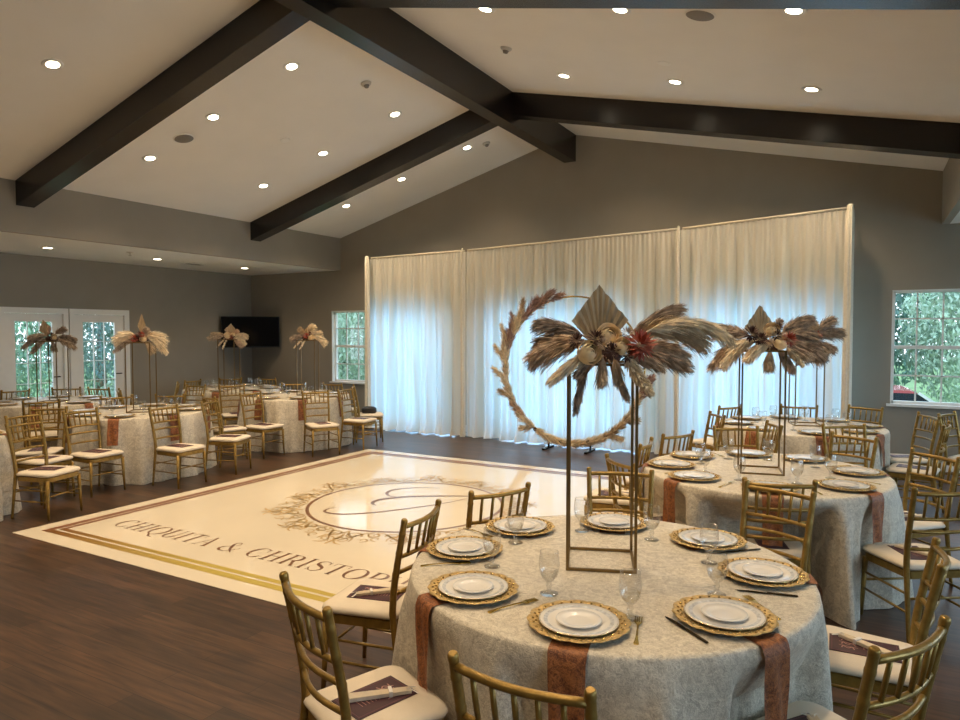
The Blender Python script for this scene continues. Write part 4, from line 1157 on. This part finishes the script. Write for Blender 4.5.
ARR_TV = [
 ('s','spear_lt',(.02,.04,.05),.10,.10,.22,6), ('p','pl_brown',(-.04,0,.05),(-.30,0,.04),.03,300,.06,.5), ('p','pl_tan',(-.03,.02,.07),(-.24,.02,.10),.02,240,.06,.5), ('p','pl_cream',(.04,0,.05),(.26,0,.07),.04,340,.07,.5), ('p','pl_pink',(.03,0,.06),(.13,0,.15),.0,220,.05,.5),
 ('b','pl_cream',(-.05,-.05,.03),(-.18,-.07,-.13),240,.05), ('b','pl_cream',(-.03,-.06,.02),(-.10,-.08,-.16),220,.05), ('p','pl_pink',(.04,-.03,.03),(.20,-.04,-.08),.03,300,.06,.5), ('p','pl_cream',(.06,-.02,.03),(.24,-.03,-.05),.03,260,.06,.5),
 ('r',(-.02,-.09,.06),.055), ('d','protea',(.04,-.09,.04),.045,50), ('r',(.07,-.08,.08),.035),
]
ARR_WIN = [
 ('s','spear_lt',(.03,.05,.06),.08,.08,.16), ('p','pl_cream',(.0,0,.07),(.07,0,.22),.0,260,.07,.6), ('p','pl_tan',(-.03,0,.07),(-.10,0,.17),.0,240,.06,.5), ('p','pl_dark',(-.05,0,.05),(-.22,0,.04),.03,280,.06,.5),
 ('b','pl_cream',(-.06,-.04,.03),(-.21,-.06,-.12),260,.05), ('b','pl_cream',(-.03,-.06,.02),(-.13,-.08,-.14),220,.045), ('p','pl_cream',(.05,0,.05),(.24,0,-.01),.05,380,.075,.5), ('p','pl_cream',(.04,.02,.07),(.18,.03,.12),.02,260,.06,.5),
 ('d','protea',(-.03,-.08,.06),.055,60), ('r',(.04,-.09,.04),.05), ('d','pod',(.02,-.08,.10),.04,40),
]
AR = {'near':(ARR_NEAR,(-.957,2.735),20.5,1.0), 'mid':(ARR_MID,(-.622,5.075),12.5,.8), 'rear':(ARR_REAR,(-.53,7.86),18,.6), 'door':(ARR_DOOR,(-9.80,5.35),30,.5),
      'edge':(ARR_EDGE,(-7.66,5.22),40,.5), 'tv':(ARR_TV,(-9.42,8.04),30,.5), 'win':(ARR_WIN,(-7.45,7.85),30,.5)}
DESC = {'near':'large dried arrangement with palm spear, brown plumes and roses', 'mid':'dried arrangement with palm spear and drooping cream plumes', 'rear':'dried arrangement of dark spread plumes with rust bloom',
        'door':'dark plumed dried arrangement', 'edge':'cream plumed dried arrangement', 'tv':'blush and brown dried arrangement', 'win':'pale tan dried arrangement'}
for i, (k, (items, (sx, sy), rz, det_)) in enumerate(AR.items()):
    put('stand', make_stand, (sx,sy,ZT+.001), R(rz), 'tall open gold metal flower stand on %s' % TABLES[k]['n'], 'gold flower stands on the tables')
    arrangement('%s above %s' % (DESC[k], TABLES[k]['n']), (sx+(.035 if k == 'mid' else 0),sy+(.02 if k == 'mid' else 0),ZT+SH+.003), R(29.38 if k in ('near','mid','rear') else 50), items, 100+i, det_)

# ------------------------------------------------------------------ pipe and drape
DYY = 9.52
TOPS = [(-7.57,2.965),(-5.62,2.985),(-2.23,3.085),(-.16,3.19)]
def drape_panel(i, x0, z0, x1, z1, label):
    rg = random.Random(900+i); nx = int((x1-x0)/.0095); nz = 30
    vs = []; off = rg.uniform(0,50)
    for j in range(nz+1):
        v = j/nz
        for k in range(nx+1):
            u = k/nx; x = x0+(x1-x0)*u; zt = z0+(z1-z0)*u
            fine = math.sin(x*95+2.2*noise.noise((x*3,off,0)))*.010
            q = x*23+3.5*noise.noise((x*1.3,off+3,0))+1.2*noise.noise((x*4,v*1.2,off))
            big = .050*math.sin(q) + .036*math.sin(x*41+2*noise.noise((x*2,off+9,v*.8)))
            blend = min(1,v*3.2)
            dist = min(u*(x1-x0), (1-u)*(x1-x0)); calm = min(1, max(0,(dist-.05)/.14))
            y = DYY + fine*(1-.75*blend) + big*blend*(.7+.5*v)*calm
            edge = max(0, 1-min(u*(x1-x0), (1-u)*(x1-x0))/.10)
            y -= .02*edge*math.sin(PI*min(1,edge))
            z = zt*(1-v)
            if v > .93:       # pooled hem
                w = (v-.93)/.07; y -= .10*calm*w*w*(.6+.5*noise.noise((x*5,off,2))); z = max(.012+.02*abs(noise.noise((x*9,off,5)))*w, z*(1-.0*w))
            vs.append((x,y,z))
    m_ = nx+1; mb = MB().add(vs, [(j*m_+k,(j+1)*m_+k,(j+1)*m_+k+1,j*m_+k+1) for j in range(nz) for k in range(nx)], True)
    o = mb.build('ivory_drape', M['drape'])
    return tag(o, label, 'drape', 'ivory drape panels')
for i, lab in enumerate(('narrow ivory sheer drape panel at the television end of the backdrop','wide ivory sheer drape panel in the middle, behind the flower hoop','ivory sheer drape panel at the wide window end of the backdrop')):
    (a,za),(b,zb) = TOPS[i], TOPS[i+1]
    drape_panel(i, a+.004, za, b-.004, zb, lab)
for i, lab in enumerate(('drape upright with gathered fabric at the television end','drape upright with gathered fabric between the narrow and middle panels','drape upright with gathered fabric between the middle and last panels','drape upright with gathered fabric at the wide window end')):
    x, z = TOPS[i]
    t = thing('drape_upright', lab, 'drape stand', (x+(.035 if i == 0 else -.035 if i == 3 else 0),DYY-.045,0), 0, 'uprights of the drape frame')
    MB().tube([(0,.21,0),(0,.21,z+.03)], .02, 10).build('pole', M['pole'], t)
    MB().box(-.2,.19,.0,.2,.48,.008).build('base_plate', M['white_metal'], t)
    wdt = .024 if i in (1,2) else .046
    g = MB()
    prof = [(wdt*1.6,.02),(wdt*1.2,.15),(wdt*1.05,.8),(wdt*.95,2.0),(wdt*.85,z-.12),(wdt*.75,z-.03),(wdt*.6,z+.03),(wdt*.3,z+.045)]
    g.lathe(prof, 40, (0,-.070,0), rmod=lambda a, j: 1+.16*math.sin(6*a+j*.15)+.09*math.sin(11*a))
    g.build('gathered_fabric', M['gather'], t)
for i in range(3):
    (a,za),(b,zb) = TOPS[i], TOPS[i+1]
    o = MB().tube([(a+.03,DYY+.0,za+.020),(b-.03,DYY+.0,zb+.020)], .016, 8).build('drape_crossbar', M['pole'])
    tag(o, ('narrow end','middle','wide window end')[i]+' crossbar along the top of the ivory drape', 'drape rail', 'crossbars of the drape frame')

# ------------------------------------------------------------------ hoop with dried garland
HC = Vector((-3.65,9.17,1.16)); HR = 1.045
t = thing('flower_hoop', 'large gold hoop wound with dried pampas standing before the drape', 'flower hoop', (HC.x,HC.y,0))
hz = HC.z
MB().tube([(HR*math.cos(2*PI*i/96),0,hz+HR*math.sin(2*PI*i/96)) for i in range(97)], .013, 8, False).build('ring', M['goldrim'], t)
rg = random.Random(55)
gar = [(118,'pl_mauve',.42),(133,'pl_mauve',.46),(147,'pl_cream',.44),(160,'pl_mauve',.40),(170,'pl_cream',.40),(183,'pl_cream',.34),(197,'pl_cream',.30),(208,'pl_cream',.32),(220,'pl_pink',.32),(231,'pl_cream',.34),(242,'pl_cream',.34),(252,'pl_cream',.34),
       (263,'pl_cream',.32),(274,'pl_cream',.34),(286,'pl_cream',.34),(297,'pl_cream',.34),(308,'pl_cream',.32),(319,'pl_cream',.34),(331,'pl_cream',.34),(343,'pl_mauve',.36)]
for a, m, L in gar:
    up = 1 if a > 240 else -1          # plumes point away from the bottom of the ring
    a0 = R(a-up*9); a1 = R(a+up*(math.degrees(L/HR)*.62))
    rr = HR + (.10 if a < 175 or a > 335 else .02)
    b = (HR*math.cos(a0),-.03,hz+HR*math.sin(a0)); e = (rr*math.cos(a1), -.05+rg.uniform(-.06,.02), hz+rr*math.sin(a1))
    plume(b, e, 0, 420, .15 if (a < 175 or a > 335) else .12, rg, .0042, .62, .1).build('pampas_plume', M[m], t)
for a, m, L, oo in ((112,'pl_mauve',.40,.05),(140,'pl_tan',.36,.22),(152,'pl_mauve',.34,.20),(163,'pl_cream',.34,.24),(176,'pl_cream',.30,.22),(190,'pl_cream',.26,.20),(205,'pl_tan',.22,.14),(236,'pl_cream',.2,.12),(300,'pl_cream',.24,.14),(318,'pl_tan',.22,.12),(346,'pl_mauve',.30,.14)):
    up = 1 if a > 240 else -1
    a0 = R(a); a1 = R(a+up*math.degrees(L/HR)*.7)
    plume((HR*math.cos(a0),-.03,hz+HR*math.sin(a0)), ((HR+oo)*math.cos(a1),-.07,hz+(HR+oo)*math.sin(a1)), 0, 240, .11, rg, .0036, .6, .3).build('pampas_plume', M[m], t)
for a in (178,192,205,222,238,262,285,300,322,333):
    o = dahlia_mb(.045 if a < 195 else .035, 50, rg).build('seed_pod', M['pod'], t, (HR*math.cos(R(a)),-.06,hz+HR*math.sin(R(a)))); o.rotation_euler = (R(90),0,0)
for x in (-.36,.28):
    zz = hz - math.sqrt(HR*HR-x*x)
    f = MB().box(x-.02,-.20,0,x+.02,.16,.03).box(x-.012,-.012,.03,x+.012,.012,zz+.01)
    f.build('foot', M['knife'], t)

# ------------------------------------------------------------------ daylight
w = bpy.data.worlds.new('sky'); SC.world = w; w.use_nodes = True
nt = w.node_tree; bg = nt.nodes['Background']
tc = N(nt,'ShaderNodeTexCoord'); sx = N(nt,'ShaderNodeSeparateXYZ'); nt.links.new(tc.outputs['Generated'], sx.inputs[0])
rp = N(nt,'ShaderNodeValToRGB'); rp.color_ramp.elements[0].position = .0; rp.color_ramp.elements[0].color = (.86,.95,1,1)
rp.color_ramp.elements[1].position = .6; rp.color_ramp.elements[1].color = (.55,.78,1,1)
nt.links.new(sx.outputs['Z'], rp.inputs['Fac']); nt.links.new(rp.outputs['Color'], bg.inputs['Color']); bg.inputs['Strength'].default_value = 2.3
def area(name, loc, rot, sx_, sy_, power, col, spread=180):
    ld = bpy.data.lights.new(name, 'AREA'); ld.shape = 'RECTANGLE'; ld.size = sx_; ld.size_y = sy_; ld.energy = power; ld.color = col; ld.spread = R(spread)
    o = bpy.data.objects.new(name, ld); COL.objects.link(o); o.location = loc; o.rotation_euler = rot
    return o
BLUE = (.16,.54,1.0)
for i, (a,b,c,d) in enumerate(GD):
    area('window_daylight', ((a+b)/2, YB+.30, (c+d)/2+.05), (R(-90),0,0), (b-a)-.15, d-c-.1, 10.2*(b-a), BLUE, 95)
for (a,b,c,d) in WR:
    area('side_window_daylight', (XR+.5,(a+b)/2,(c+d)/2), (0,R(90),0), d-c, b-a, 26, (.50,.76,1.0))

SC.view_settings.view_transform = 'Standard'
SC.view_settings.look = 'None'
SC.view_settings.exposure = 0.75
SC.cycles.max_bounces = 10; SC.cycles.transparent_max_bounces = 24; SC.cycles.diffuse_bounces = 5
SC.cycles.caustics_reflective = False; SC.cycles.caustics_refractive = False
SC.cycles.sample_clamp_indirect = 4
